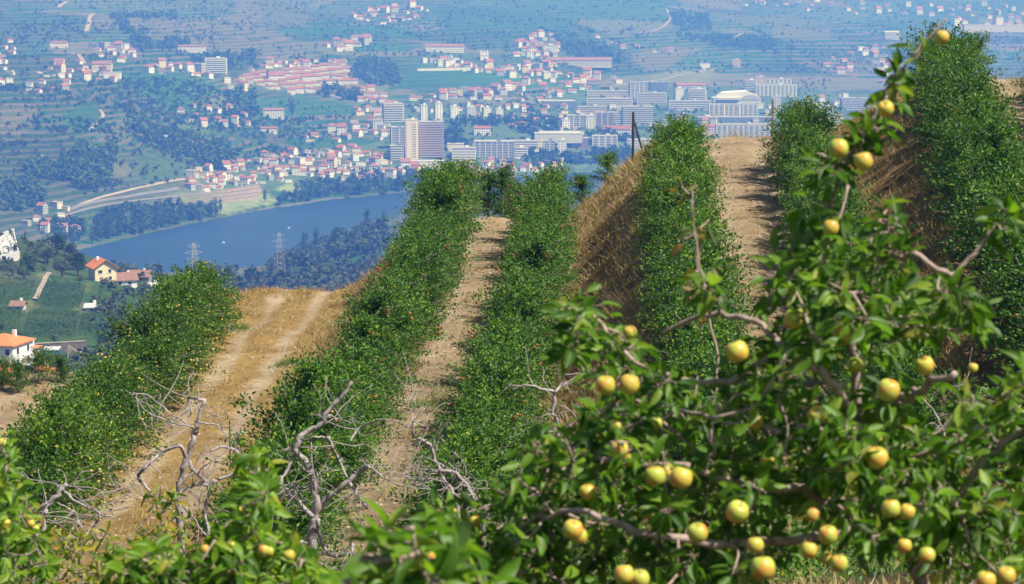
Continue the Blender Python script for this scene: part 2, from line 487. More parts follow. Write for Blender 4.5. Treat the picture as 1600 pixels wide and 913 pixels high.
# near hillside with the vine plots
K = dict(ymax=1300)
paint([(-80, 600), (120, 600), (290, 560), (330, 500), (330, 465), (-80, 455)], GREEN * 0.8 + DRY * 0.2, 0, 25, **K)
paint([(-60, 430), (120, 428), (160, 440), (330, 470), (300, 420), (120, 395), (-60, 370)], OLIVE * 0.7 + DRY * 0.12, 0, 25, **K)
paint([(60, 428), (78, 428), (48, 488), (36, 500), (33, 490)], DRY * 1.1, 0, 2.0, **K)
paint([(132, 444), (143, 443), (128, 505), (118, 503)], DRY * 1.0, 0, 2.0, **K)
paint([(60, 425), (150, 412), (280, 438), (400, 428), (520, 380), (600, 350), (620, 420), (420, 470), (100, 480)], GREEN * 0.8, 0.1, 20, ymin=1250, ymax=2400)
paint([(380, 440), (480, 425), (520, 445), (430, 470)], SOIL * 0.6 + GREEN * 0.5, 0.8, 10, ymax=2000)
paint([(520, 392), (600, 388), (600, 410), (530, 410)], VINE * 1.1, 0.1, 10, ymax=2100)

gt = NT('valley_land')
att = gt.n('Attribute', attribute_name='cover')
ats = gt.n('Attribute', attribute_name='stripe')
gp = gt.n('NewGeometry')
sx = gt.n('SeparateXYZ'); gt.l(gp.outputs['Position'], sx.inputs[0])
nz = gt.noise(gp.outputs['Position'], 0.012, 6, 0.65)
nf = gt.noise(gp.outputs['Position'], 0.07, 7, 0.75)
ph = gt.math('ADD', gt.math('MULTIPLY', sx.outputs['Z'], 1.35), gt.math('MULTIPLY', nz, 9.0))
st = gt.math('MULTIPLY', gt.math('GREATER_THAN', gt.math('SINE', ph), 0.25), ats.outputs['Fac'])
c1 = gt.mix(0.75, att.outputs['Color'], gt.ramp(nf, [(0.3, (0.35, 0.42, 0.38)), (0.48, (1, 1, 1)), (0.7, (1.7, 1.5, 1.35))]), 'MULTIPLY')
c2 = gt.mix(st, c1, (0.20, 0.16, 0.11))
gt.bsdf(c2, 0.95, 0.1, gt.bump(nf, 6.0, 0.7))
idx = np.arange(ND * NA).reshape(ND, NA)
quads = np.stack([idx[:-1, :-1], idx[:-1, 1:], idx[1:, 1:], idx[1:, :-1]], -1).reshape(-1, 4)
vm = mesh('valley_terrain', np.c_[fx, fy, GZ.ravel()], quads, [gt.m], True)
a = vm.attributes.new('cover', 'FLOAT_COLOR', 'POINT')
a.data.foreach_set('color', np.c_[np.clip(cov * np.array([0.50, 0.78, 0.45]), 0.005, 0.9), np.ones(len(cov))].astype(np.float32).ravel())
a = vm.attributes.new('stripe', 'FLOAT', 'POINT')
a.data.foreach_set('value', strp.astype(np.float32))
terrain = tag(obj('valley_terrain', vm), kind='structure')

# river
wt = NT('river_water')
wg = wt.n('NewGeometry')
mp = wt.n('Mapping'); mp.inputs['Scale'].default_value = (0.06, 0.25, 1); mp.inputs['Rotation'].default_value = (0, 0, 0.25)
wt.l(wg.outputs['Position'], mp.inputs[0])
w1 = wt.noise(mp.outputs[0], 1.0, 4, 0.6)
w2 = wt.noise(wg.outputs['Position'], 0.004, 3, 0.5)
wt.bsdf(wt.ramp(w2, [(0.35, (0.016, 0.046, 0.090)), (0.65, (0.024, 0.060, 0.112))]), 0.4, 0.22, wt.bump(w1, 0.35, 0.6))
cxy = river_xy.mean(0)
big = cxy + (river_xy - cxy) * np.array([1.06, 1.12])
wm = mesh('river', np.c_[[[-1600, 1750], [2600, 1750], [2600, 3700], [-1600, 3700]], np.full(4, RIVER_Z)], [[0, 1, 2, 3]], [wt.m])
river = tag(obj('river', wm), kind='structure')

# ------------------------------------------------------------------ the orchard hill: terraces that run away from the camera
def rel(z): return z + CAMZ
YC = {'D': 88, 'C': 90, 'B': 96, 'A': 96, 'E': 104}
D_c = [(40, -17.2, -15.0), (56, -17.2, -15.4), (88, -17.4, -15.5)]
C_c = [(40, -8.0, -11.9), (56, -8.15, -12.45), (68, -8.3, -12.55), (80, -8.26, -12.5), (90, -7.86, -12.5)]
B_c = [(40, -3.0, -10.9), (58, -2.2, -11.65), (76, -1.15, -11.0), (96, -0.7, -10.4)]
A_c = [(40, 5.0, -9.6), (66, 6.73, -8.85), (80, 7.8, -8.05), (96, 8.95, -7.14)]
E_c = [(40, 10.8, -8.2), (66, 14.4, -7.0), (100, 19.85, -5.35), (104, 20.4, -5.2)]
ends = {'D': D_c, 'C': C_c, 'B': B_c, 'A': A_c, 'E': E_c}
def centre(k, y):
    pts = ends[k]
    x, z = interp(pts, y).T if np.ndim(y) else interp(pts, y)
    (y0, x0, _), (y1, x1, _) = pts[-2], pts[-1]
    over = np.maximum(np.asarray(y, float) - pts[-1][0], 0)
    x = x + over * (x1 - x0) / (y1 - y0)
    oc = np.maximum(np.asarray(y, float) - YC[k], 0)
    z = z - 0.02 * np.minimum(oc, 7) ** 2 - 0.42 * np.maximum(oc - 7, 0)
    return x, z
near_slope = [(-8, -0.6), (0, -1.62), (4, -2.05), (7, -2.75), (12, -3.7), (20, -5.6), (30, -8.2), (40, -10.3), (48, -11.6), (60, -13)]
LINES = [('D', -45, -24), ('D', -9, -4.6), ('D', -3.0, -0.1), ('D', 3.9, 0.0), ('C', -3.3, -0.1), ('C', 1.7, 0.0), ('B', -2.9, 0.0), ('B', 2.7, 0.05), ('A', -2.9, 0.0), ('A', 2.7, 0.05), ('E', -2.9, 0.0), ('E', 2.6, 0.1), ('E', 7.0, 2.8), ('E', 50, 9)]
def ground_near(x, y, fine=True):
    x = np.atleast_1d(np.asarray(x, float)); y = np.atleast_1d(np.asarray(y, float))
    LX, LZ = [], []
    for k, dx, dz in LINES:
        cx_, cz_ = centre(k, y)
        LX.append(cx_ + dx + (0.25 * vnoise(y, y * 0, 7, 40 + len(LX)) if abs(dx) < 8 else 0)); LZ.append(cz_ + dz)
    z = np.full(x.shape, -20.0)
    LX = np.array(LX); LZ = np.array(LZ)
    for i in range(len(LX) - 1):
        m = (x >= LX[i]) & (x <= LX[i + 1])
        t = np.clip((x - LX[i]) / (LX[i + 1] - LX[i] + 1e-6), 0, 1)
        if abs(LINES[i][1]) < 8 and LINES[i][0] != LINES[i + 1][0]: t = t * t * (3 - 2 * t) * 0.7 + t * 0.3
        z = np.where(m, LZ[i] * (1 - t) + LZ[i + 1] * t, z)
    z = np.where(x < LX[0], LZ[0] - 0.4 * (LX[0] - x), z)
    z = np.where(x > LX[-1], LZ[-1] + 0.1 * (x - LX[-1]), z)
    zn = np.interp(y, *np.array(near_slope).T) + 0.09 * np.clip(x, -14, 40)
    k = np.clip((y - 36) / 16, 0, 1); k = k * k * (3 - 2 * k)
    z = zn * (1 - k) + z * k
    for kk in 'DCBAE':
        o_ = x - centre(kk, y)[0]
        for s_ in (-0.85, 0.75): z = z - 0.07 * k * np.exp(-((o_ - s_) / 0.26) ** 2)
    if fine:
        z = z + 0.14 * vnoise(x, y, 2.3, 51) + 0.08 * vnoise(x, y, 0.9, 52) + 0.04 * vnoise(x, y, 0.4, 53)
    return z + CAMZ
gxs = np.r_[np.arange(-75, -24, 1.0), np.arange(-24, 30, 0.22), np.arange(30, 71, 1.0)]
gys = np.r_[np.arange(-10, 36, 0.5), np.arange(36, 112, 0.3), np.arange(112, 322, 2.0)]
NX, NY = np.meshgrid(gxs, gys)
NZ = ground_near(NX.ravel(), NY.ravel()).reshape(NX.shape)
nx, ny = NX.ravel(), NY.ravel()
cvn = np.zeros((len(nx), 3))
SOILP = np.array([0.64, 0.475, 0.285]); GRASSD = np.array([0.60, 0.395, 0.145]); BANK = np.array([0.40, 0.245, 0.105]); LITTER = np.array([0.17, 0.14, 0.07]); WHEEL = np.array([0.78, 0.60, 0.39])
cvn[:] = BANK
m1 = 0.5 + 0.5 * vnoise(nx, ny, 3.1, 61); m2 = 0.5 + 0.5 * vnoise(nx, ny, 1.1, 62)
def lay(k, col):
    k = np.clip(k, 0, 1)[:, None]
    cvn[:] = cvn * (1 - k) + np.asarray(col) * k
lay(m1 * 0.8, GRASSD * 0.9)
m3 = vnoise(nx, ny, 1.7, 63) + 0.7 * vnoise(nx, ny, 0.6, 64)
lay((m3 - 0.15) * 1.2, BANK * 0.45)
for k in 'DCBAE':
    cx_, _ = centre(k, ny)
    off = nx - cx_
    wide = 2.3 if k == 'C' else 1.75
    lay((wide - np.abs(off) + 0.7 * (m1 - 0.5)) / 0.6, GRASSD if k == 'C' else SOILP)
    for s in (-0.85, 0.75):
        lay((0.34 + 0.3 * (m2 - 0.5) - np.abs(off - s - 0.15 * vnoise(ny, ny * 0, 5, 66))) / 0.22 * (0.85 if k == 'C' else 0.6), WHEEL)
    if k != 'C': lay((0.28 * m2 - np.abs(off)) / 0.2 * 0.4, GRASSD * 0.8)
lay((36 - ny) / 8, LITTER)
cvn *= (0.82 + 0.36 * m2[:, None])
ot = NT('orchard_soil')
oa = ot.n('Attribute', attribute_name='cover')
og = ot.n('NewGeometry')
o1 = ot.noise(og.outputs['Position'], 3.0, 8, 0.7)
o2 = ot.noise(og.outputs['Position'], 16, 6, 0.7)
oc = ot.mix(0.8, oa.outputs['Color'], ot.ramp(o1, [(0.3, (0.6, 0.56, 0.5)), (0.55, (1, 1, 1)), (0.8, (1.25, 1.22, 1.15))]), 'MULTIPLY')
oc = ot.mix(0.7, oc, ot.ramp(o2, [(0.3, (0.55, 0.5, 0.45)), (0.5, (1, 1, 1)), (0.72, (1.3, 1.3, 1.25))]), 'MULTIPLY')
o3 = ot.noise(og.outputs['Position'], 55, 5, 0.75)
oc = ot.mix(0.6, oc, ot.ramp(o3, [(0.3, (0.6, 0.57, 0.53)), (0.46, (1, 1, 1)), (0.7, (1.35, 1.33, 1.28))]), 'MULTIPLY')
ot.bsdf(oc, 0.95, 0.15, ot.bump(ot.math('ADD', o2, o3), 0.12, 1.0))
idx = np.arange(NX.size).reshape(NX.shape)
quads = np.stack([idx[:-1, :-1], idx[:-1, 1:], idx[1:, 1:], idx[1:, :-1]], -1).reshape(-1, 4)
om = mesh('orchard_ground', np.c_[nx, ny, NZ.ravel()], quads, [ot.m], True)
a = om.attributes.new('cover', 'FLOAT_COLOR', 'POINT')
a.data.foreach_set('color', np.c_[np.clip(cvn, 0.01, 0.9), np.ones(len(cvn))].astype(np.float32).ravel())
orchard_ground = tag(obj('orchard_ground', om), kind='structure')

# haze: even air over the whole valley
ht = NT('haze_air')
pv = ht.n('VolumePrincipled')
pv.inputs['Color'].default_value = (0.10, 0.285, 1.0, 1)
pv.inputs['Absorption Color'].default_value = (1, 1, 1, 1)
pv.inputs['Density'].default_value = 2.65e-4
pv.inputs['Anisotropy'].default_value = 0.0
ht.l(pv.outputs[0], ht.out.inputs['Volume'])
hb = MB().box((0, 4600, (12 + 320) / 2), (6800, 9700, 308))
haze = tag(obj('haze', hb.mesh('haze', ht.m)), 'pale blue haze filling the whole valley air', 'haze', kind='stuff')

# ------------------------------------------------------------------ foliage building blocks
def unit(v): return v / (np.linalg.norm(v, axis=-1, keepdims=True) + 1e-9)

def leaf_faces(p, t, nrm, l, w, fold=0.12):
    """two folded triangles for each leaf"""
    n = len(p)
    t = unit(t); s = unit(np.cross(t, nrm)); nn = np.cross(s, t)
    l = np.broadcast_to(l, (n,))[:, None]; w = np.broadcast_to(w, (n,))[:, None]
    mid = p + t * l * 0.45
    V = np.stack([p, mid + s * w / 2 + nn * w * fold, p + t * l - nn * l * 0.12, mid - s * w / 2 + nn * w * fold], 1).reshape(-1, 3)
    i = np.arange(n)[:, None] * 4
    F = np.concatenate([i + np.array([0, 1, 2]), i + np.array([0, 2, 3])], 1).reshape(-1, 3)
    return V, F

def ico(sub=1):
    t = (1 + 5 ** .5) / 2
    v = [(-1, t, 0), (1, t, 0), (-1, -t, 0), (1, -t, 0), (0, -1, t), (0, 1, t), (0, -1, -t), (0, 1, -t), (t, 0, -1), (t, 0, 1), (-t, 0, -1), (-t, 0, 1)]
    f = [(0, 11, 5), (0, 5, 1), (0, 1, 7), (0, 7, 10), (0, 10, 11), (1, 5, 9), (5, 11, 4), (11, 10, 2), (10, 7, 6), (7, 1, 8), (3, 9, 4), (3, 4, 2), (3, 2, 6), (3, 6, 8), (3, 8, 9), (4, 9, 5), (2, 4, 11), (6, 2, 10), (8, 6, 7), (9, 8, 1)]
    v = [np.array(a) / np.linalg.norm(a) for a in v]
    for _ in range(sub):
        c = {}; nf = []
        def mid(a, b):
            k = (min(a, b), max(a, b))
            if k not in c:
                m = v[a] + v[b]; v.append(m / np.linalg.norm(m)); c[k] = len(v) - 1
            return c[k]
        for a, b, d in f:
            x, y, z = mid(a, b), mid(b, d), mid(d, a)
            nf += [(a, x, z), (b, y, x), (d, z, y), (x, y, z)]
        f = nf
    return np.array(v), np.array(f)

def many(v, f, pos, sc_):
    """copies of one small shape joined into one vertex/face list"""
    pos = np.asarray(pos); sc_ = np.broadcast_to(np.asarray(sc_, float), (len(pos),))
    V = (v[None] * sc_[:, None, None] + pos[:, None]).reshape(-1, 3)
    F = (f[None] + (np.arange(len(pos)) * len(v))[:, None, None]).reshape(-1, f.shape[1])
    return V, F

M = {}
M['leaf_row'] = mat_leaf('row_leaf', [(0.0, (0.022, 0.068, 0.008)), (0.45, (0.062, 0.168, 0.013)), (0.85, (0.135, 0.280, 0.020)), (1.0, (0.27, 0.35, 0.04))], 0.30, 0.5, 0.35, (0.12, 0.22, 0.045))
M['leaf_row_yellow'] = mat_leaf('row_leaf_yellowing', [(0.0, (0.024, 0.072, 0.009)), (0.45, (0.066, 0.168, 0.014)), (0.88, (0.140, 0.275, 0.022)), (0.97, (0.26, 0.34, 0.035)), (1.0, (0.38, 0.34, 0.06))], 0.36, 0.5, 0.35, (0.12, 0.22, 0.045))
M['bark'] = mat_bark('apple_bark', (0.10, 0.075, 0.055), (0.27, 0.215, 0.17))
M['dead'] = mat_bark('dead_wood', (0.14, 0.115, 0.10), (0.42, 0.365, 0.33))

def mat_apple(name, a, b, blush, amount):
    t = NT(name)
    tc = t.n('TexCoord'); g = t.n('NewGeometry')
    oi = t.n('ObjectInfo')
    r = t.math('FRACT', t.math('ADD', g.outputs['Random Per Island'], oi.outputs['Random']))
    c = t.mix(r, a, b)
    va = t.n('VectorMath', operation='ADD'); t.l(tc.outputs['Object'], va.inputs[0])
    cb = t.n('CombineXYZ'); t.l(t.math('MULTIPLY', oi.outputs['Random'], 37.0), cb.inputs[0]); t.l(cb.outputs[0], va.inputs[1])
    n = t.noise(va.outputs[0], 0.9, 3, 0.55)
    bl = t.math('MULTIPLY', t.ramp(n, [(0.47, 0.0), (0.66, 1.0)]), amount)
    c = t.mix(bl, c, blush)
    sp = t.noise(va.outputs[0], 22, 2, 0.5)
    c = t.mix(t.ramp(sp, [(0.62, 0.0), (0.7, 0.35)]), c, (0.62, 0.52, 0.22))
    t.bsdf(c, 0.36, 0.45)
    return t.m
M['apple'] = mat_apple('yellow_apple', (0.66, 0.53, 0.075), (0.47, 0.56, 0.08), (0.76, 0.27, 0.05), 0.9)
M['apple_small'] = mat_apple('small_yellow_apple', (0.54, 0.42, 0.06), (0.40, 0.42, 0.06), (0.70, 0.30, 0.05), 0.5)
M['apple_red'] = mat_apple('red_apple', (0.34, 0.07, 0.025), (0.42, 0.20, 0.05), (0.22, 0.02, 0.015), 0.8)

def row_tree(seed, H, half_w, half_l, shoots, per):
    r = np.random.default_rng(seed)
    pos, dirs = [], []
    twig = MB()
    lean = r.normal(0, 0.05, 2)
    twig.tube([[0, 0, -0.15], [lean[0] * .4, lean[1] * .4, H * .3], [lean[0], lean[1], H * .6], [lean[0] * 1.4, lean[1] * 1.4, H * .88]], [0.055, 0.045, 0.032, 0.012], 6)
    for i in range(shoots):
        hb = H * r.uniform(0.10, 0.78)
        az = r.uniform(0, 2 * math.pi)
        prof = (1 - (hb / H) ** 2.2 * 0.72) * r.uniform(0.65, 1.12)
        top = r.random() < 0.16
        end = np.array([math.cos(az) * half_w * prof, math.sin(az) * half_l * prof, 0.0])
        rise = r.uniform(-0.12, 0.62) + (0.25 if hb > 0.5 * H else 0)
        if top:
            end *= 0.35; rise = r.uniform(0.45, 0.85); hb = H * r.uniform(0.55, 0.8)
        p0 = np.array([lean[0] * hb / H, lean[1] * hb / H, hb])
        p2 = p0 + end + np.array([0, 0, rise])
        p1 = (p0 + p2) / 2 + np.array([0, 0, 0.10]) + r.normal(0, 0.04, 3)
        if i % 3 == 0: twig.tube([p0, p1, p2], [0.018, 0.011, 0.004], 4)
        tt = r.uniform(0.18 if not top else 0.0, 1.04, per)[:, None]
        q = (1 - tt) ** 2 * p0 + 2 * tt * (1 - tt) * p1 + tt ** 2 * p2
        q = q + r.normal(0, 0.055, q.shape)
        pos.append(q)
        dirs.append(unit(np.repeat((p2 - p0)[None], per, 0)) * 0.6 + r.normal(0, 0.7, q.shape) + np.array([0, 0, 0.15]))
    p = np.concatenate(pos); t = np.concatenate(dirs)
    k = p[:, 2] > 0.12
    p, t = p[k], t[k]
    nr = unit(np.array([0, 0, 1.0]) + 0.35 * unit(p * np.array([1, 1, 0])) + r.normal(0, 0.55, p.shape))
    l = r.uniform(0.065, 0.105, len(p))
    V, F = leaf_faces(p, t, nr, l, l * r.uniform(0.5, 0.68, len(p)), 0.16)
    shell = p[np.argsort(-(np.abs(p[:, 0]) / half_w + np.abs(p[:, 1]) / half_l + r.uniform(0, 0.6, len(p))))[:1500]]
    return V, F, twig, shell

IV, IF = ico(1)
VAR = []
for s in range(7):
    r = np.random.default_rng(100 + s)
    H = r.uniform(1.9, 2.35)
    V, F, twig, shell = row_tree(100 + s, H, r.uniform(1.12, 1.42), r.uniform(0.9, 1.15), 92, 48)
    d = {'H': H, 'trunk': twig.mesh('trunk', M['bark'], True)}
    for nm in ('leaf_row', 'leaf_row_yellow'):
        d[nm] = mesh('crown', V, F, [M[nm]])
    for nm, mt, cnt, size in (('red', 'apple_red', 16, 0.034), ('yellow', 'apple_small', 54, 0.030), ('few', 'apple_red', 4, 0.033)):
        # fruit hangs in small clusters on the outside of the crown
        ctr = shell[r.choice(len(shell), max(cnt // 3, 3))] + r.normal(0, 0.03, (max(cnt // 3, 3), 3))
        pts = ctr[r.integers(0, len(ctr), cnt)] + r.normal(0, 0.055 if nm == 'red' else 0.12, (cnt, 3)) - np.array([0, 0, 0.05])
        pts = pts[pts[:, 2] > 0.25]
        av, af = many(IV * np.array([1, 1, 0.9]), IF, pts, size * r.uniform(0.8, 1.1, len(pts)))
        d[nm] = mesh('apples', av, af, [M[mt]], True)
    VAR.append(d)

ROWS = [  # terrace, offsets from the middle of its track at the near and far end, from, to, leaf, fruit, label, group
    ('D', 3.6, 3.6, 52, 82, 'leaf_row_yellow', 'yellow', 'bushy apple tree in the low hedge row beside the leftmost dirt track', 'apple trees of the lowest terrace'),
    ('C', -2.0, -2.1, 45, 81, 'leaf_row_yellow', 'yellow', 'apple tree full of yellow fruit in the row left of the grassy track', 'apple trees left of the wide grassy track'),
    ('B', -1.6, -1.7, 42, 95, 'leaf_row', 'red', 'apple tree with red fruit in the row between grassy track and middle path', 'apple trees left of the middle path'),
    ('B', 2.0, 2.0, 40, 94, 'leaf_row', 'red', 'apple tree with red fruit in the row right of the middle dirt path', 'apple trees right of the middle path'),
    ('A', -1.6, -2.5, 44, 87.5, 'leaf_row', 'few', 'apple tree in the hedge row between the bare bank and the upper path', 'apple trees left of the upper path'),
    ('A', 2.0, 2.1, 44, 88, 'leaf_row', 'few', 'apple tree in the hedge row at the right edge of the upper dirt path', 'apple trees right of the upper path'),
    ('E', -1.0, -2.3, 42, 96, 'leaf_row', 'few', 'apple tree in the tall hedge row on the terrace above the shaded bank', 'apple trees above the shaded bank'),
    ('E', 2.1, 2.1, 66, 97, 'leaf_row', 'few', 'apple tree in the rightmost hedge row beyond the highest track', 'apple trees of the highest terrace'),
]
rt = np.random.default_rng(5)
for ter, off0, off1, y0, y1, lf, fr, lab, grp in ROWS:
    y = y0
    while y < y1:
        off = off0 + (off1 - off0) * (y - y0) / (y1 - y0)
        cx_, _ = centre(ter, np.array([y]))
        x = float(cx_[0]) + off + rt.normal(0, 0.10)
        z = float(ground_near(x, y)[0])
        d = VAR[rt.integers(len(VAR))]
        s = rt.uniform(0.88, 1.16) * (1.15 if (ter == 'B' and off0 < 0 and y > 84) else 1.0) * (1.03 if ter == 'C' and y > 72 else 1.0)
        if ter == 'D': s *= 0.98
        if ter == 'E' and off < 0: s *= 1.14
        if ter == 'C': s *= 1.02
        t = empty('apple_tree', (x, y, z - 0.03), rt.uniform(-0.4, 0.4) + (math.pi if rt.random() < 0.5 else 0), (s * rt.uniform(.95, 1.08), s * rt.uniform(0.95, 1.1), s * rt.uniform(0.94, 1.06)))
        tag(t, lab, 'apple tree', grp)
        obj('trunk', d['trunk'], t)
        obj('crown', d[lf], t)
        a = obj('apples', d[fr], t); a['kind'] = 'stuff'
        y += rt.uniform(1.15, 1.65)

for x, y, lab in [(-3.0, 98, 'leafy apple tree at the crest left of the middle path end'), (-2.0, 99.5, 'full apple tree at the crest over the middle path end'), (-0.4, 100.5, 'apple tree standing across the top of the middle path'), (1.6, 97, 'apple tree at the top of the row right of the middle path'), (-1.0, 101.5, 'apple tree peeking over the crest at the end of the middle path'), (0.1, 103, 'small apple tree just beyond the crest of the middle path'), (2.9, 99.5, 'apple tree behind the crest beside the bare bank'), (4.0, 101, 'last apple tree by the top corner of the bare bank'), (-2.2, 97, 'apple tree at the far end of the middle left row'), (19.2, 101, 'leafy tree closing the end of the highest track')]:
    d = VAR[rt.integers(len(VAR))]
    t = empty('apple_tree', (x, y, float(ground_near(x, y)[0]) - 0.03), rt.uniform(0, 6), (1.0, 1.0, 0.98) if x < 2 or x > 10 else (.85, .85, .62)); tag(t, lab, 'apple tree')
    obj('trunk', d['trunk'], t); obj('crown', d['leaf_row'], t); a = obj('apples', d['red'], t); a['kind'] = 'stuff'

for u, v, d_, sc_, lab in [(28, 612, 87, .55, 'grey-green bush beside the leftmost dirt track'), (60, 606, 88, .62, 'fresh green bush at the far end of the leftmost dirt track'), (8, 625, 88, .5, 'small dry bush at the left edge above the dirt track'), (95, 596, 89, .5, 'low bush behind the low hedge row')]:
    p_ = P(u, v, d_); d = VAR[rt.integers(len(VAR))]
    t = empty('bush', (p_[0], d_, float(ground_near(p_[0], d_)[0]) - .05), rt.uniform(0, 6), (sc_ * 1.1, sc_ * 1.1, sc_)); tag(t, lab, 'bush')
    obj('stems', d['trunk'], t); obj('foliage', d['leaf_row_yellow'], t)

# stakes and end posts of the rows
M['post_dark'] = mat_plain('weathered_post', (0.075, 0.06, 0.05), 0.9, 0.4, 30)
M['post_pale'] = mat_plain('bleached_post', (0.33, 0.25, 0.17), 0.9, 0.3, 30)
def post(u, v, d, h, r, m, lab, lean=(0, 0), brace=None):
    p = P(u, v, d)
    z = float(ground_near(p[0], d)[0])
    t = empty('orchard_post', (p[0], d, z))
    tag(t, lab, 'post')
    obj('shaft', MB().tube([[0, 0, -0.3], [lean[0] * .5, lean[1] * .5, h * .5], [lean[0], lean[1], h]], [r * 1.05, r, r * .95], 8).mesh('shaft', m), t)
    obj('wire_loop', MB().tube([[lean[0] * .9 + r * 1.4 * math.cos(a), lean[1] * .9 + r * 1.4 * math.sin(a), h * .9 + .01 * math.sin(3 * a)] for a in np.linspace(0, 2 * math.pi, 9)], 0.004, 4).mesh('wire_loop', M['post_dark']), t)
    if brace:
        obj('brace', MB().tube([[brace, 0.15, -0.2], [lean[0], lean[1] + .03, h * .88]], [r * .8, r * .75], 6).mesh('brace', m), t)
post(989, 252, 97.5, 1.95, 0.05, M['post_dark'], 'dark weathered post with leaning brace at the end of the hedge row', (0, 0), 0.55)
post(1207, 222, 98, 1.5, 0.045, M['post_pale'], 'pale bleached post at the end of the hedge row beside the upper path')
post(1440, 120, 106.5, 2.3, 0.05, M['post_pale'], 'slim pale post rising from the highest hedge row')
post(359, 684, 60, 1.1, 0.018, M['post_dark'], 'thin dark stake standing alone on the grassy track')

# dry grass, weeds and the low green undergrowth
def blades(x, y, h, w, seed, lean=0.5, zoff=-0.02):
    r = np.random.default_rng(seed)
    z = ground_near(x, y) + zoff
    n = len(x)
    p = np.c_[x, y, z]
    az = r.uniform(0, 2 * math.pi, n)
    s = np.c_[np.cos(az), np.sin(az), np.zeros(n)] * np.broadcast_to(w, (n,))[:, None]
    tip = p + np.c_[r.normal(0, lean, n), r.normal(0, lean, n), np.ones(n)] * np.broadcast_to(h, (n,))[:, None]
    V = np.stack([p - s, p + s, tip], 1).reshape(-1, 3)
    return V, np.arange(3 * n).reshape(-1, 3)
M['grass_dry'] = mat_leaf('dry_grass', [(0.0, (0.19, 0.12, 0.06)), (0.4, (0.42, 0.275, 0.115)), (0.8, (0.57, 0.42, 0.20)), (1.0, (0.68, 0.56, 0.34))], 0.25, 0.8, 0.15, (0.45, 0.32, 0.15))
M['grass_green'] = mat_leaf('green_weeds', [(0.0, (0.05, 0.11, 0.018)), (0.6, (0.12, 0.21, 0.03)), (1.0, (0.30, 0.29, 0.07))], 0.3, 0.6, 0.3)
rg = np.random.default_rng(21)
N = 210000
y = rg.uniform(44, 112, N); x = rg.uniform(-24, 26, N)
y[:16000] = rg.uniform(8, 26, 16000); x[:16000] = rg.uniform(-.28, .28, 16000) * y[:16000]
keep = np.ones(N, bool)
tuft = vnoise(x, y, 1.3, 71) + 0.6 * vnoise(x, y, 0.5, 72)
for k in 'DBAE':
    cx_, _ = centre(k, y)
    o_ = np.abs(x - cx_)
    keep &= ~((o_ < 1.5) & (tuft < 0.75))
cx_, _ = centre('C', y)
for s_ in (-0.85, 0.75): keep &= ~((np.abs(x - cx_ - s_) < 0.36) & (tuft < 0.9))
onC = (np.abs(x - cx_) < 2.6)
keep &= tuft > -0.35
x, y, tuft, onC = x[keep], y[keep], tuft[keep], onC[keep]
hgt = np.where((onC & (y < 78)) | (y < 30), 0.095, 0.17) * rg.uniform(0.5, 1.5, len(x)) * (1 + 0.8 * np.clip(tuft, 0, 1))
nb = 42000
bk = rg.choice(4, nb); by = rg.uniform(46, 100, nb); bx = np.empty(nb)
for i_, (k0, o0, k1, o1) in enumerate([('B', 2.6, 'A', -2.8), ('A', 2.6, 'E', -2.8), ('C', 1.6, 'B', -2.7), ('B', 2.6, 'A', -2.8)]):
    m_ = bk == i_
    xa = centre(k0, by[m_])[0] + o0; xb = centre(k1, by[m_])[0] + o1
    bx[m_] = xa + (xb - xa) * rg.uniform(-.05, 1.05, m_.sum())
bt_ = vnoise(bx, by, .7, 77) > -.1
x = np.r_[x, bx[bt_]]; y = np.r_[y, by[bt_]]; hgt = np.r_[hgt, rg.uniform(.12, .38, bt_.sum())]
V, F = blades(x, y, hgt, rg.uniform(0.008, 0.02, len(x)), 22, 0.85)
g = tag(obj('dry_grass', mesh('dry_grass', V, F, [M['grass_dry']])), 'dry straw-coloured grass covering the banks and track verges', 'grass', kind='stuff')
# green weeds: patches on the track edges and under the rows
cen = [(448, 536, 74, .5), (1115, 470, 64, .8), (690, 598, 62, .9), (370, 545, 82, .5), (465, 585, 66, .5), (440, 760, 52, 1.2), (760, 560, 66, .5), (535, 520, 82, .6)]
xs, ys = [], []
for u, v, d, rad in cen:
    p = P(u, v, d)
    n = int(900 * rad)
    xs.append(p[0] + rg.normal(0, rad * .45, n)); ys.append(d + rg.normal(0, rad * .7, n))
n = 20000
yy = rg.uniform(24, 48, n); xx = rg.uniform(-1, 1, n) * (yy * 0.25 + 1)
ok = vnoise(xx, yy, 1.8, 75) > -0.45
xs.append(xx[ok]); ys.append(yy[ok])
x = np.concatenate(xs); y = np.concatenate(ys)
V, F = blades(x, y, rg.uniform(0.06, 0.24, len(x)), rg.uniform(0.008, 0.02, len(x)), 23, 0.7)
tag(obj('green_weeds', mesh('green_weeds', V, F, [M['grass_green']])), 'green weeds in patches along the tracks and on the near slope', 'weeds', kind='stuff')
# leafy undergrowth on the slope just below the camera
n = 420
cy = rg.uniform(22, 47, n); cx2 = rg.uniform(-1, 1, n) * (cy * 0.24 + 1)
okc = ~((np.abs(cx2 - (-8.0)) < 2.6) & (cy > 38)) & ~((np.abs(cx2 + 2.9) < 1.5) & (cy > 40)) & (cx2 > -0.18 * cy)
cx2, cy = cx2[okc], cy[okc]
cr = rg.uniform(0.35, 0.9, len(cx2))
per = 130
p = np.repeat(np.c_[cx2, cy, ground_near(cx2, cy)], per, 0)
rad = np.repeat(cr, per)
dv = unit(rg.normal(0, 1, p.shape)) * rg.uniform(0.5, 1.0, len(p))[:, None] ** 0.5
p = p + dv * rad[:, None] * np.array([1, 1, 0.75]) + np.array([0, 0, 0.25]) * rad[:, None]
l = rg.uniform(0.06, 0.10, len(p))
V, F = leaf_faces(p, dv + rg.normal(0, .6, p.shape), unit(np.array([0, 0, 1]) + rg.normal(0, .6, p.shape)), l, l * .6)
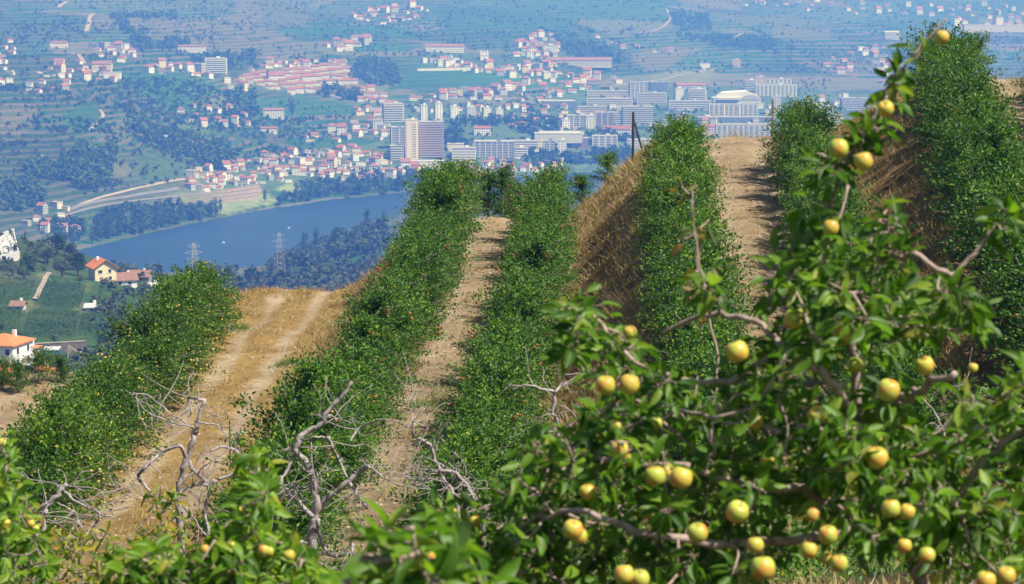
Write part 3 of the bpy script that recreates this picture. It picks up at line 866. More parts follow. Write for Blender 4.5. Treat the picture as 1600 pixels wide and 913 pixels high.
tag(obj('undergrowth', mesh('undergrowth', V, F, [M['leaf_row']])), 'low leafy green undergrowth on the slope below the orchard rows', 'undergrowth', kind='stuff')
# clods and stones on the tracks
n = 6500
y = rg.uniform(46, 104, n); x = np.empty(n)
for i, k in enumerate(rg.choice(list('DCBAE'), n)):
    x[i] = centre(k, np.array([y[i]]))[0][0] + rg.normal(0, 1.6)
sv = IV * np.array([1, 0.8, 0.55]) * (1 + 0.25 * np.random.default_rng(3).normal(0, 1, (len(IV), 1)))
iv0, if0 = ico(0)
x[::4] = bx[:len(x[::4])]; y[::4] = by[:len(y[::4])]
V, F = many(iv0 * np.array([1, .8, .6]), if0, np.c_[x, y, ground_near(x, y)], np.abs(rg.normal(0, 0.028, n)) + 0.012)
M['stone'] = mat_plain('track_stones', (0.42, 0.33, 0.24), 0.95, 0.4, 6)
tag(obj('track_stones', mesh('track_stones', V, F, [M['stone']])), 'small clods and stones strewn over the dirt tracks', 'stones', kind='stuff')

# ------------------------------------------------------------------ the valley: houses, blocks, trees, roads
def paintm(name, col, rough=0.8, var=0.08): return mat_plain(name, col, rough, var, 0.6)
W_ = {'white': paintm('white_render', (0.80, 0.79, 0.76)), 'cream': paintm('cream_render', (0.78, 0.68, 0.46)), 'pink': paintm('pinkish_render', (0.66, 0.50, 0.42)),
      'grey': paintm('grey_render', (0.45, 0.45, 0.46)), 'yellow': paintm('yellow_render', (0.80, 0.62, 0.22)), 'concrete': paintm('pale_concrete', (0.60, 0.59, 0.57)),
      'mauve': paintm('brown_brick_facing', (0.30, 0.22, 0.22)), 'blue': paintm('blue_grey_facing_and_shade', (0.17, 0.21, 0.28)), 'stone': paintm('rubble_stone', (0.34, 0.29, 0.22), 0.95, 0.35)}  # blue: dark facing colour; on the shaded blocks it paints in their shade
t_ = NT('terracotta_tiles')
tg = t_.n('NewGeometry'); ti = t_.n('ObjectInfo')
tn = t_.noise(tg.outputs['Position'], 0.9, 5, 0.7)
t_.bsdf(t_.mix(0.7, t_.ramp(ti.outputs['Random'], [(0, (0.29, 0.12, 0.075)), (0.5, (0.36, 0.15, 0.09)), (1, (0.27, 0.15, 0.11))]), t_.ramp(tn, [(0.3, (0.75, 0.72, 0.7)), (0.7, (1.2, 1.2, 1.2))]), 'MULTIPLY'), 0.85, 0.2)
ROOF = t_.m
ROOF_OR = mat_plain('orange_tiles', (0.70, 0.23, 0.075), 0.85, 0.14, 1.6)
ROOF_BR = mat_plain('old_brown_tiles', (0.27, 0.155, 0.105), 0.9, 0.3, 1.0)
FLAT = mat_plain('flat_roof_felt', (0.52, 0.51, 0.50), 0.9, 0.15, 0.4)
GLASS = mat_plain('window_glass', (0.035, 0.045, 0.06), 0.15, 0.2, 1.0, 0.6)
SHADE = mat_plain('shuttered_glazing', (0.20, 0.21, 0.24), 0.4, 0.35, 0.25, 0.4)
TRIM = mat_plain('white_trim', (0.80, 0.79, 0.76), 0.7, 0.05, 1.0)
METAL = mat_plain('galvanised_steel', (0.42, 0.43, 0.45), 0.5, 0.15, 2.0, 0.5)

def wall_mesh(w, d, h, m, gable=0.0):
    b = MB()
    v = [[-w/2, -d/2, -3], [w/2, -d/2, -3], [w/2, d/2, -3], [-w/2, d/2, -3], [-w/2, -d/2, h], [w/2, -d/2, h], [w/2, d/2, h], [-w/2, d/2, h]]
    f = [[0, 1, 5, 4], [2, 3, 7, 6], [4, 5, 6, 7]]
    if gable:
        v += [[-w/2, 0, h + gable], [w/2, 0, h + gable]]
        f = [[0, 1, 5, 4], [2, 3, 7, 6], [1, 2, 6, 9, 5], [3, 0, 4, 8, 7], [4, 5, 9, 8], [6, 7, 8, 9]]
    else:
        f += [[1, 2, 6, 5], [3, 0, 4, 7]]
    b.add(v, f)
    return b.mesh('wall', m)
def roof_mesh(w, d, h, kind, rise, m, ov=0.5, th=0.22):
    b = MB(); W, D = w/2 + ov, d/2 + ov
    if kind == 'gable':
        drop = ov * rise / (d/2)
        for s in (-1, 1):
            e, r_ = h - drop + 0.06, h + rise + 0.06
            q = [[-W, s*D, e], [W, s*D, e], [W, 0, r_], [-W, 0, r_]]
            q2 = [[x, y, z + th] for x, y, z in q]
            b.add(q + q2, [[0, 1, 2, 3], [7, 6, 5, 4], [0, 4, 5, 1], [1, 5, 6, 2], [3, 7, 4, 0]])
    elif kind == 'hip':
        k = min(w, d) / 2 * 0.95
        rx = max(W - k - ov, 0.3)
        v = [[-W, -D, h+.05], [W, -D, h+.05], [W, D, h+.05], [-W, D, h+.05], [-W, -D, h+.05+th], [W, -D, h+.05+th], [W, D, h+.05+th], [-W, D, h+.05+th], [-rx, 0, h+rise], [rx, 0, h+rise]]
        b.add(v, [[3, 2, 1, 0], [0, 1, 5, 4], [1, 2, 6, 5], [2, 3, 7, 6], [3, 0, 4, 7], [4, 5, 9, 8], [5, 6, 9], [6, 7, 8, 9], [7, 4, 8]])
    else:
        b.box((0, 0, h + 0.18), (w + 0.5, d + 0.5, 0.3))
        for x, y, a, c in ((0, -d/2 - .12, w + .5, .26), (0, d/2 + .12, w + .5, .26), (-w/2 - .12, 0, .26, d + .02), (w/2 + .12, 0, .26, d + .02)):
            b.box((x, y, h + 0.33 + .35), (a, c, .7))
    return b.mesh('roof', m)
def windows_mesh(w, d, h, ww=1.1, wh=1.25, step=2.6, floors=None, sides=True, front=True):
    b = MB(); nf = floors or max(1, int(round(h / 3.0))); fh = h / nf
    for fl in range(nf):
        z = fl * fh + fh * 0.55
        n = max(1, int((w - 1.2) // step))
        for i in range(n):
            x = -w/2 + (i + .5) * w / n
            for s in ((-1, 1) if front else (1,)): b.box((x, s * (d/2 + .02), z), (ww, .10, wh))
        if sides:
            n = max(1, int((d - 1.2) // step))
            for i in range(n):
                y = -d/2 + (i + .5) * d / n
                for s in (-1, 1): b.box((s * (w/2 + .02), y, z), (.10, ww, wh))
    return b.mesh('windows', GLASS)

PROTO = {}
def proto(kind, wall, roofm, w, d, h):
    key = (kind, wall, roofm.name, w, d, h)
    if key not in PROTO:
        rise = 0.36 * d if kind == 'gable' else (0.34 * d if kind == 'hip' else 0)
        PROTO[key] = (wall_mesh(w, d, h, W_[wall], rise if kind == 'gable' else 0), roof_mesh(w, d, h, kind, rise, roofm), windows_mesh(w, d, h))
    return PROTO[key]
def house_at(p, w_m, kind='hip', wall='white', roofm=None, dims=(11, 9, 6), rz=0.0, lab='', grp=None, cat='house', name='house', base=0.0):
    wm_, rm_, nm_ = proto(kind, wall, roofm or ROOF, *dims)
    s = w_m / dims[0]
    t = empty(name, (p[0], p[1], p[2] + base), rz, s)
    tag(t, lab, cat, grp)
    obj('wall', wm_, t); obj('roof', rm_, t)
    o = obj('windows', nm_, t); o['kind'] = 'stuff'
    return t
QUEUE = []
def house(u, v, wpx, *a, hitkw={}, **k):
    QUEUE.append((wpx * rh.uniform(0.97, 1.03), hit(u, v, **hitkw), a, k))

rh = np.random.default_rng(77)
used = []
def cluster(poly, n, lab, grp, size=(9, 15), minsep=7, red=0.66, axis=None, cat='house'):
    poly = np.array(poly, float)
    lo, hi = poly.min(0), poly.max(0)
    c = 0; tries = 0; n = int(n * 1.85); minsep *= 0.78
    while c < n and tries < n * 60:
        tries += 1
        u, v = rh.uniform(lo, hi)
        if not inpoly(np.array([u]), np.array([v]), poly)[0]: continue
        if any(abs(u - a) < minsep * 1.25 and abs(v - b) < minsep * 0.62 for a, b in used): continue
        used.append((u, v)); c += 1
        k = rh.random()
        kind = 'flat' if k > red + 0.1 else ('hip' if k < red * 0.55 else 'gable')
        wall = rh.choice(['white', 'white', 'white', 'white', 'white', 'cream', 'grey'])
        dims = [(11, 9, 6), (14, 9, 6), (10, 10, 8.5), (17, 9, 4), (12, 8, 4)][rh.integers(5)]
        rz = axis + rh.normal(0, 0.12) if axis is not None else rh.uniform(-0.7, 0.7)
        house(u, v, rh.uniform(*size) * .88, kind, wall, FLAT if kind == 'flat' else (ROOF_BR if rh.random() < .12 else ROOF), dims, rz, lab, grp, cat)

# the red-roofed estate: rows of houses stepping up the slope
for (u0, v0), (u1, v1), n in [((372, 125), (540, 104), 15), ((385, 130), (545, 112), 14), ((400, 134), (552, 121), 13), ((415, 140), (560, 130), 12), ((450, 146), (585, 142), 11), ((520, 148), (605, 152), 8), ((560, 158), (612, 163), 5)]:
    for i in range(n):
        t = (i + 0.5 + rh.uniform(-.2, .2)) / n
        u, v = u0 + (u1 - u0) * t, v0 + (v1 - v0) * t + rh.uniform(-1, 1)
        used.append((u, v))
        house(u, v, rh.uniform(11, 14), rh.choice(['gable', 'gable', 'hip']), rh.choice(['white', 'white', 'cream']), ROOF, [(12, 9, 6), (14, 9, 5)][rh.integers(2)], rh.normal(0.12, 0.06), 'white house with red roof in the stepped rows of the hillside estate', 'red roofed estate houses')
cluster([(385, 105), (455, 98), (540, 96), (545, 102), (460, 106), (390, 112)], 13, 'small house at the top edge of the red roofed estate below the vineyard', 'houses above the estate', (8, 12))
cluster([(283, 298), (300, 268), (345, 262), (400, 250), (440, 240), (470, 246), (480, 280), (440, 292), (380, 292), (320, 300)], 40, 'house in the crowded red roofed village above the quay terraces', 'village houses above the quay', (9, 16), 7.5)
cluster([(475, 280), (480, 240), (560, 232), (610, 240), (612, 262), (680, 266), (690, 275), (600, 280), (540, 286)], 34, 'low red roofed house on the riverside below the cream tower', 'riverside houses below the tower', (10, 18), 8)
cluster([(690, 262), (800, 255), (880, 258), (880, 268), (760, 275), (690, 272)], 16, 'low red roofed house in the riverside strip behind the middle hedge row', 'riverside strip houses', (9, 15), 7)
cluster([(545, 182), (560, 170), (612, 172), (625, 200), (600, 222), (565, 222), (545, 205)], 14, 'house in the small cluster left of the cream tower', 'houses left of the tower', (11, 16), 9)
cluster([(470, 215), (540, 200), (545, 222), (480, 226)], 5, 'house among gardens between the river village and the long green field', 'garden houses by the green field', (11, 17), 12)
cluster([(640, 158), (700, 140), (770, 138), (800, 142), (790, 156), (660, 164)], 12, 'red roofed house in the line above the row of small towers', 'houses above the small towers', (11, 16), 10)
cluster([(660, 98), (700, 92), (760, 106), (870, 104), (880, 118), (800, 122), (700, 110)], 26, 'small pale house in the village around the white church', 'houses round the church', (8, 14), 7)
cluster([(815, 60), (868, 52), (875, 84), (850, 100), (805, 95), (800, 75)], 17, 'small house in the hillside hamlet uphill right of the church', 'hamlet uphill of the church', (8, 14), 8)
cluster([(800, 135), (850, 122), (900, 118), (970, 122), (975, 138), (900, 146), (860, 160), (800, 160)], 22, 'red roofed house among trees behind the long pale apartment slabs', 'houses behind the pale slabs', (9, 15), 8)
cluster([(800, 168), (870, 168), (905, 175), (880, 200), (830, 205), (790, 200)], 9, 'house among trees left of the white end-wall block', 'houses left of the white block', (10, 15), 10)
cluster([(545, 30), (600, 8), (640, 10), (668, 16), (660, 28), (600, 40)], 14, 'white house in the hilltop hamlet near the upper edge of the photo', 'hilltop hamlet houses', (8, 14), 8)
cluster([(500, 78), (540, 60), (590, 60), (560, 80), (510, 82)], 5, 'white farmhouse below the hilltop hamlet beside a narrow green field', 'farmhouses below the hamlet', (10, 18), 10)
cluster([(-10, 75), (20, 62), (28, 130), (-10, 140)], 9, 'white house at the left edge of the photo on the far hillside', 'houses at the left edge', (8, 14), 8)
cluster([(55, 112), (100, 98), (150, 100), (190, 115), (180, 128), (110, 125), (60, 120)], 13, 'white house in the terraced village at upper left', 'upper left village houses', (8, 15), 8)
cluster([(145, 88), (150, 76), (200, 74), (225, 92), (190, 98)], 8, 'house with red roof in the knot above the upper left village', 'houses above the upper left village', (8, 15), 8)
cluster([(225, 116), (240, 104), (320, 104), (312, 118), (330, 122)], 8, 'white house in the line beside the lone apartment block', 'houses beside the lone block', (10, 17), 9)
cluster([(352, 128), (400, 132), (395, 142), (350, 142)], 5, 'house at the lower left corner of the red roofed estate', 'houses at the estate corner', (9, 14), 8)
cluster([(255, 172), (300, 165), (370, 172), (400, 196), (360, 212), (300, 195)], 8, 'lone house among fields left of the tall dark tree', 'lone houses in the fields', (9, 15), 12)
cluster([(20, 145), (40, 130), (120, 128), (110, 145)], 4, 'small house on the terraces below the upper left village', 'houses on the left terraces', (8, 13), 12)
cluster([(38, 350), (60, 330), (105, 322), (112, 350), (130, 372), (60, 372)], 9, 'house in the riverside cluster between the cemetery hill and the water', 'riverside cluster by the cemetery hill', (11, 18), 10)
cluster([(1120, 10), (1180, 0), (1330, 4), (1480, 8), (1600, 4), (1600, 30), (1450, 30), (1290, 22), (1190, 14)], 20, 'tiny white house scattered across the hazy upper right hillside', 'scattered houses upper right', (6, 11), 12)
cluster([(1270, 95), (1320, 75), (1400, 75), (1400, 135), (1340, 130), (1300, 108)], 14, 'red roofed house on the slope just left of the tall apple shoot', 'houses left of the tall shoot', (9, 15), 9)
cluster([(1480, 40), (1500, 30), (1560, 28), (1600, 35), (1600, 45), (1500, 48)], 7, 'red roofed house in the small hamlet above the tallest hedge', 'hamlet above the tallest hedge', (9, 14), 9)
cluster([(880, 60), (940, 58), (1010, 75), (1060, 78), (1050, 88), (960, 75)], 4, 'white farmhouse standing alone among the far vineyards', 'lone far farmhouses', (8, 12), 20)
cluster([(195, 190), (260, 210), (330, 225), (330, 238), (262, 222)], 4, 'white house half hidden in woods above the riverside village', 'houses half hidden in woods', (8, 14), 12)

cluster([(800, 200), (880, 172), (990, 160), (1100, 165), (1320, 150), (1320, 200), (1180, 205), (1000, 205), (860, 215)], 48, 'small pale building packed between the larger apartment slabs of the town', 'small buildings between the slabs', (8, 12), 8, 0.35)
cluster([(640, 170), (700, 165), (800, 168), (800, 182), (660, 184)], 10, 'small pale building on the slope behind the slim white towers', 'small buildings behind the slim towers', (8, 12), 8, 0.4)
# the 290 that show largest are houses of their own; the smallest remaining ones join into one far mass of roofs
QUEUE.sort(key=lambda q: -q[0])
jv, jf, jm, joff = [], [], [], 0
JM = []
for i, (wpx, p, a, k) in enumerate(QUEUE):
    if i < 290:
        house_at(p, wpx * p[1] / FPX, *a, **k)
        continue
    kind, wall, roofm, dims, rz = a[:5]
    s = wpx * p[1] / FPX / dims[0]
    ca, sa = math.cos(rz) * s, math.sin(rz) * s
    for me in proto(kind, wall, roofm, *dims):
        V = np.empty(len(me.vertices) * 3, np.float32); me.vertices.foreach_get('co', V); V = V.reshape(-1, 3)
        jv.append(np.c_[V[:, 0] * ca - V[:, 1] * sa, V[:, 0] * sa + V[:, 1] * ca, V[:, 2] * s] + p)
        mt = me.materials[0]
        if mt not in JM: JM.append(mt)
        for q in me.polygons:
            jf.append([x + joff for x in q.vertices]); jm.append(JM.index(mt))
        joff += len(V)
tag(obj('distant_houses', mesh('distant_houses', np.concatenate(jv), jf, JM, False, jm)), 'tiniest distant houses sprinkled between the larger ones of the hazy town', 'houses', kind='stuff')

# apartment blocks, halls and towers, each one by itself
def block(u, v, wpx, hpx, dep, wall, style, lab, rz=0.0, cat='apartment block', name='apartment_block', roofc=None, hitkw={}):
    p = hit(u, v, **hitkw)
    w = wpx * p[1] / FPX; h = hpx * p[1] / FPX
    t = empty(name, p, rz)
    tag(t, lab, cat)
    obj('wall', wall_mesh(w, dep, h, W_[wall]), t)
    if style == 'pitched':
        obj('roof', roof_mesh(w, dep, h, 'gable', dep * .2, roofc or ROOF), t)
    else:
        obj('roof', roof_mesh(w, dep, h, 'flat', 0, roofc or FLAT), t)
        if style != 'hall' and h > 9: 
            obj('lift_housing', MB().box((w * .12, 0, h + 1.6), (min(5, w * .3), min(5, dep * .5), 3.0)).mesh('lift_housing', W_[wall]), t)
    nf = max(1, int(round(h / 3.1))); fh = h / nf
    if style == 'balcony':
        for fl in range(nf):
            obj('balcony', MB().box((0, -dep/2 - .7, fl * fh + .12), (w * .94, 1.4, .24)).box((0, -dep/2 - 1.34, fl * fh + .62), (w * .94, .12, .9)).mesh('balcony', W_['pink'] if wall == 'mauve' else TRIM), t)
            obj('window_band', MB().box((0, -dep/2 - .03, fl * fh + 1.75), (w * .9, .12, 1.5)).mesh('window_band', SHADE), t)
    elif style == 'ribbon':
        for fl in range(nf):
            b = MB()
            for s in (-1, 1): b.box((0, s * (dep/2 + .03), fl * fh + 1.7), (w * .95, .12, 1.45))
            obj('window_band', b.mesh('window_band', SHADE), t)
    elif style == 'columns':
        n = max(2, int(w / 7))
        for i in range(n):
            x = -w/2 + (i + .5) * w / n
            obj('window_bay', MB().box((x, -dep/2 - .04, h * .5), (w / n * .55, .14, h * .9)).mesh('window_bay', SHADE), t)
            obj('pier', MB().box((x - w / n * .42, -dep/2 - .3, h * .5), (.9, .6, h * .97)).mesh('pier', TRIM), t)
        for fl in range(1, nf):
            obj('floor_band', MB().box((0, -dep/2 - .16, fl * fh), (w * .97, .3, .5)).mesh('floor_band', TRIM if wall != 'mauve' else W_['mauve']), t)
    if style in ('grid', 'pitched', 'balcony', 'ribbon', 'columns'):
        o = obj('windows', windows_mesh(w, dep, h, 1.3, 1.4, 3.0, nf, True, style in ('grid', 'pitched')), t); o['kind'] = 'stuff'
    return t
B = block
B(643, 249, 20, 60, 20, 'cream', 'tower', 'tall cream tower block, the highest building by the river', 0.1, 'tower block', 'tower_block')
tb = [o for o in bpy.data.objects if o.name == 'tower_block'][0]
_p = hit(643, 249); _s = _p[1] / FPX
for i in range(14):
    for x in (-7.0, 1.5, 4.2):
        obj('window', MB().box((x, -10.04, 3 + i * 3.2), (1.0 if x < 0 else 1.6, .14, 1.5)).mesh('window', GLASS), tb)
obj('vertical_groove', MB().box((-1.6, -10.05, 24), (1.0, .12, 46)).mesh('vertical_groove', W_['pink']), tb)
B(673, 246, 40, 54, 16, 'mauve', 'balcony', 'brown slab block with stacked balconies joined to the cream tower', 0.1)
B(622, 232, 24, 32, 18, 'blue', 'columns', 'shaded blue-grey block standing just left of the cream tower', 0.15)
B(620, 250, 22, 22, 14, 'blue', 'balcony', 'low shaded block at the foot of the cream tower', 0.1)
B(614, 190, 32, 28, 16, 'concrete', 'balcony', 'pale block with white balconies uphill left of the cream tower', 0.25)
B(662, 191, 10, 26, 12, 'white', 'grid', 'slim white tower, left one of the pair behind the cream tower', 0.2)
B(685, 189, 11, 27, 12, 'white', 'grid', 'slim white tower, right one of the pair behind the cream tower', 0.2)
for u, v, w, h, lab in [(709, 184, 13, 17, 'white'), (735, 184, 14, 15, 'concrete'), (760, 183, 12, 14, 'white'), (779, 186, 11, 15, 'white')]:
    B(u, v, w, h, 16, lab, 'grid', {709: 'small white block first in the row right of the slim towers', 735: 'small grey block second in the row right of the slim towers', 760: 'small white block third in the row right of the slim towers', 779: 'small white block last in the row right of the slim towers'}[u], 0.25)
B(725, 251, 37, 20, 16, 'white', 'ribbon', 'white office block with window bands right of the brown slab', 0.0)
B(772, 249, 62, 26, 24, 'blue', 'columns', 'long shaded block with white piers beside the white office block', -0.05)
B(664, 263, 60, 9, 22, 'white', 'hall', 'long low white hall in front of the cream tower', 0.0, 'hall', 'riverside_hall')
B(753, 211, 26, 10, 12, 'white', 'pitched', 'white villa with long red roof above the shaded block', 0.1)
B(712, 237, 26, 10, 16, 'cream', 'hall', 'cream low building between brown slab and white office', 0.0, 'hall', 'low_hall')
B(820, 234, 44, 13, 16, 'white', 'ribbon', 'white horizontal block with long window bands near the riverside trees', 0.0)
B(812, 246, 26, 14, 14, 'white', 'ribbon', 'white banded block at the edge of the riverside trees', 0.0)
B(922, 201, 14, 20, 26, 'white', 'grid', 'bright white end wall block with one column of small windows', 0.0)
B(900, 201, 28, 20, 16, 'blue', 'columns', 'dark glazed block left of the bright white end wall', 0.0)
B(944, 196, 28, 20, 16, 'mauve', 'columns', 'brown block with pale columns right of the bright white end wall', 0.0)
B(965, 195, 14, 18, 14, 'pink', 'balcony', 'pinkish block with balconies next to the brown columned block', 0.0)
B(950, 152, 66, 9, 16, 'concrete', 'ribbon', 'upper of two long pale slabs behind the bright white end wall', 0.05)
B(952, 166, 72, 11, 16, 'concrete', 'ribbon', 'lower of two long pale slabs behind the bright white end wall', 0.05)
B(1018, 164, 46, 17, 16, 'concrete', 'ribbon', 'broad pale slab with window bands below the dark roofed block', 0.0)
B(996, 195, 50, 28, 18, 'blue', 'balcony', 'large blue-grey block with white bands left of the tall hedge row', 0.0)
B(997, 158, 28, 28, 16, 'blue', 'columns', 'dark tall block rising behind the long pale slabs', 0.1)
B(1028, 142, 26, 13, 16, 'blue', 'grid', 'dark block with pale corner at the top of the town', 0.1)
B(874, 168, 50, 9, 30, 'blue', 'hall', 'long dark hall with pale flat roof in the town centre', 0.0, 'hall', 'market_hall')
B(925, 179, 44, 12, 14, 'pink', 'ribbon', 'low banded block with pinkish walls behind the bright white end wall', 0.0)
B(872, 219, 74, 11, 46, 'concrete', 'hall', 'wide flat grey roofed warehouse above the riverside trees', 0.0, 'warehouse', 'warehouse')
B(846, 238, 9, 15, 14, 'cream', 'grid', 'narrow cream block at the left of the riverside trio', 0.0)
B(858, 239, 18, 18, 14, 'blue', 'columns', 'dark glazed block in the middle of the riverside trio', 0.0)
B(878, 240, 14, 19, 14, 'white', 'grid', 'white block at the right of the riverside trio', 0.0)
B(945, 229, 40, 15, 16, 'concrete', 'columns', 'pale columned building below the red roofed hall', 0.0)
B(906, 231, 26, 14, 14, 'mauve', 'grid', 'brown block left of the pale columned building', 0.0)
B(964, 210, 44, 8, 22, 'white', 'pitched', 'long hall with broad red roof left of the post', -0.1, 'hall', 'red_roofed_hall')
B(883, 200, 12, 12, 12, 'white', 'grid', 'small white block below the old red roof in the centre', 0.2)
B(1000, 232, 40, 12, 14, 'concrete', 'grid', 'pale low block seen beside the dark post')
B(1060, 157, 13, 18, 16, 'white', 'grid', 'white block with cream flank left of the sports hall', 0.2)
B(1089, 157, 28, 17, 16, 'white', 'balcony', 'white balconied block just left of the sports hall', 0.0)
B(1080, 141, 46, 8, 14, 'concrete', 'pitched', 'long red roofed block behind the sports hall')
B(1172, 140, 18, 14, 14, 'white', 'balcony', 'white stepped block above the sports hall', 0.0)
B(1187, 138, 15, 17, 14, 'pink', 'grid', 'brownish gabled block above the sports hall', 0.0)
B(1212, 150, 64, 17, 16, 'white', 'columns', 'long white framed block right of the sports hall', 0.0)
B(1216, 133, 40, 8, 12, 'white', 'columns', 'white framed upper block right of the sports hall', 0.0)
B(1078, 172, 66, 13, 16, 'concrete', 'ribbon', 'long pale block with bands below the white balconied block', 0.0)
B(1145, 181, 76, 17, 16, 'concrete', 'columns', 'grid fronted pale block below the sports hall', 0.0)
B(1150, 190, 120, 6, 16, 'blue', 'hall', 'long low dark roofed shed behind the two yellow stacks', 0.0, 'shed', 'long_shed')
B(1160, 222, 84, 27, 18, 'concrete', 'columns', 'large pale apartment block between the two hedge rows', 0.0)
B(1108, 212, 26, 14, 16, 'pink', 'pitched', 'red roofed house block just right of the hedge row', 0.1)
B(1212, 180, 14, 28, 14, 'concrete', 'grid', 'pale tower rising behind the right-hand hedge tip', 0.0)
B(1278, 196, 40, 30, 16, 'concrete', 'balcony', 'pale balconied block right of the second hedge row', 0.0)
B(1335, 172, 44, 18, 16, 'blue', 'balcony', 'blue-grey block behind the blurred apple shoot', 0.0)
B(1300, 205, 34, 24, 16, 'white', 'grid', 'white block low behind the blurred apple shoot', 0.0)
B(337, 114, 34, 22, 16, 'white', 'balcony', 'lone balconied apartment block beside the upper left village', 0.25)
B(300, 82, 42, 9, 12, 'white', 'pitched', 'large white manor with red roof on the vineyard slope', 0.05, 'manor', 'manor_house')
B(92, 75, 26, 7, 12, 'white', 'pitched', 'long white farm with red roof high on the left hillside', 0.05, 'farm', 'farm_house')
B(160, 108, 30, 8, 20, 'cream', 'pitched', 'pale domed roof hall in the upper left village', 0.05, 'hall', 'village_hall', ROOF_BR)
B(176, 123, 26, 8, 18, 'white', 'hall', 'white flat hall below the pale domed hall', 0.05, 'hall', 'village_store')
B(565, 65, 32, 8, 12, 'white', 'pitched', 'bright white farmstead between two narrow green fields', 0.05, 'farm', 'farmstead')
B(695, 82, 60, 9, 20, 'white', 'pitched', 'long white winery with mauve roof left of the church', 0.0, 'winery', 'winery')
B(905, 104, 100, 9, 26, 'concrete', 'pitched', 'long mauve roofed warehouse on the hill right of the church', 0.02, 'warehouse', 'hill_warehouse', ROOF_BR)
B(860, 80, 24, 8, 12, 'white', 'grid', 'long white house in the hamlet uphill of the church', 0.0, 'house', 'long_house')
B(1101, 108, 16, 8, 14, 'white', 'hall', 'low modern building on the bare slope above the town', 0.0, 'building', 'modern_building')
B(1150, 104, 14, 9, 14, 'pink', 'grid', 'small modern block at the top of the bare slope', 0.0, 'building', 'modern_block')
B(1393, 62, 22, 11, 14, 'concrete', 'pitched', 'grey gabled barn left of the tall apple shoot', 0.0, 'barn', 'barn', FLAT)
B(1560, 50, 110, 10, 30, 'concrete', 'hall', 'long pale industrial hall behind the highest hedge', 0.0, 'industrial hall', 'industrial_hall')
B(428, 184, 32, 12, 14, 'white', 'pitched', 'white farmhouse with red roof left of the tall dark tree', 0.1, 'farmhouse', 'white_farmhouse')
B(420, 208, 26, 6, 10, 'white', 'pitched', 'low farmhouse with long red roof below the white farmhouse', 0.1, 'farmhouse', 'low_farmhouse')

# white church with its red roof
p = hit(757, 95); s = p[1] / FPX
t = empty('church', p, 0.15); tag(t, 'white church facade with bell gables and red roof on the hill', 'church')
fw, fh_ = 13 * s, 15 * s
b = MB(); b.add([[-fw/2, 0, -2], [fw/2, 0, -2], [fw/2, 0, fh_ * .6], [fw * .25, 0, fh_ * .68], [0, 0, fh_], [-fw * .25, 0, fh_ * .68], [-fw/2, 0, fh_ * .6]] + [[x, 1.2, z] for x, z in [(-fw/2, -2), (fw/2, -2), (fw/2, fh_ * .6), (fw * .25, fh_ * .68), (0, fh_), (-fw * .25, fh_ * .68), (-fw/2, fh_ * .6)]],
    [list(range(7)), list(range(13, 6, -1))] + [[(i + 1) % 7, i, i + 7, (i + 1) % 7 + 7] for i in range(7)])
obj('facade', b.mesh('facade', W_['white']), t)
obj('nave', MB().box((-1, 13, fh_ * .25 - 1), (fw * .82, 23.5, fh_ * .5 + 2)).mesh('nave', W_['white']), t)
rf = roof_mesh(24, fw * .86, fh_ * .5, 'gable', fh_ * .18, ROOF); obj('roof', rf, t, (-1, 13, 0), (0, 0, math.pi / 2))
for x in (-fw * .38, fw * .38):
    bt = MB().box((x, .6, fh_ * .72), (fw * .2, 2.0, fh_ * .3)); bt.add([[x - fw * .1, -.4, fh_ * .87], [x + fw * .1, -.4, fh_ * .87], [x + fw * .1, 1.6, fh_ * .87], [x - fw * .1, 1.6, fh_ * .87], [x, .6, fh_ * 1.02]], [[0, 1, 4], [1, 2, 4], [2, 3, 4], [3, 0, 4]])
    obj('bell_tower', bt.mesh('bell_tower', W_['white']), t)
obj('door', MB().box((0, -.06, 2.2), (2.6, .14, 4.4)).mesh('door', ROOF_BR), t)
for x in (-3.4, 0, 3.4): obj('window', MB().box((x, -.06, fh_ * .46), (1.6, .14, 2.6)).mesh('window', GLASS), t)
# long white wall before the church
p0, p1 = hit(652, 112), hit(740, 111)
t = empty('cemetery_wall', p0); tag(t, 'long white retaining wall on the slope below the church', 'wall')
dv = p1 - p0; L_ = math.hypot(dv[0], dv[1]); aw = math.atan2(dv[1], dv[0])
obj('wall_face', MB().box((dv[0] / 2, dv[1] / 2, dv[2] / 2 + 1), (L_, 1.0, 7), aw).mesh('wall_face', W_['concrete']), t)
obj('coping', MB().box((dv[0] / 2, dv[1] / 2, dv[2] / 2 + 4.65), (L_ + .6, 1.5, .3), aw).mesh('coping', W_['concrete']), t)

# sports hall: a broad white faceted roof with an arched gable
p = hit(1150, 160); s = p[1] / FPX
t = empty('sports_hall', p, 0.0); tag(t, 'large white sports hall with faceted arched roof', 'sports hall')
w, dpt, h = 74 * s, 44, 12 * s
obj('wall', MB().box((0, 0, h * .25), (w, dpt, h * .5 + 2)).mesh('wall', W_['concrete']), t)
prof = [(-.5, .5), (-.32, 1.25), (.22, 1.45), (.40, 1.1), (.5, .5)]
b = MB(); b.add([[x * w, -dpt/2, z * h] for x, z in prof] + [[x * w * .9, dpt/2, z * h] for x, z in prof], [[0, 5, 6, 1], [1, 6, 7, 2], [2, 7, 8, 3], [3, 8, 9, 4], [4, 3, 2, 1, 0], [5, 6, 7, 8, 9]])
obj('roof', b.mesh('roof', W_['white']), t)
b = MB()
for k in range(8):
    a0, a1 = math.pi * k / 8, math.pi * (k + 1) / 8
    b.quad([w * .28 + math.cos(a0) * w * .2, -dpt/2 - .5, h * .35 + math.sin(a0) * h * .62], [w * .28 + math.cos(a1) * w * .2, -dpt/2 - .5, h * .35 + math.sin(a1) * h * .62], [w * .28, -dpt/2 - .5, h * .35])
obj('arched_gable', b.mesh('arched_gable', W_['grey']), t)
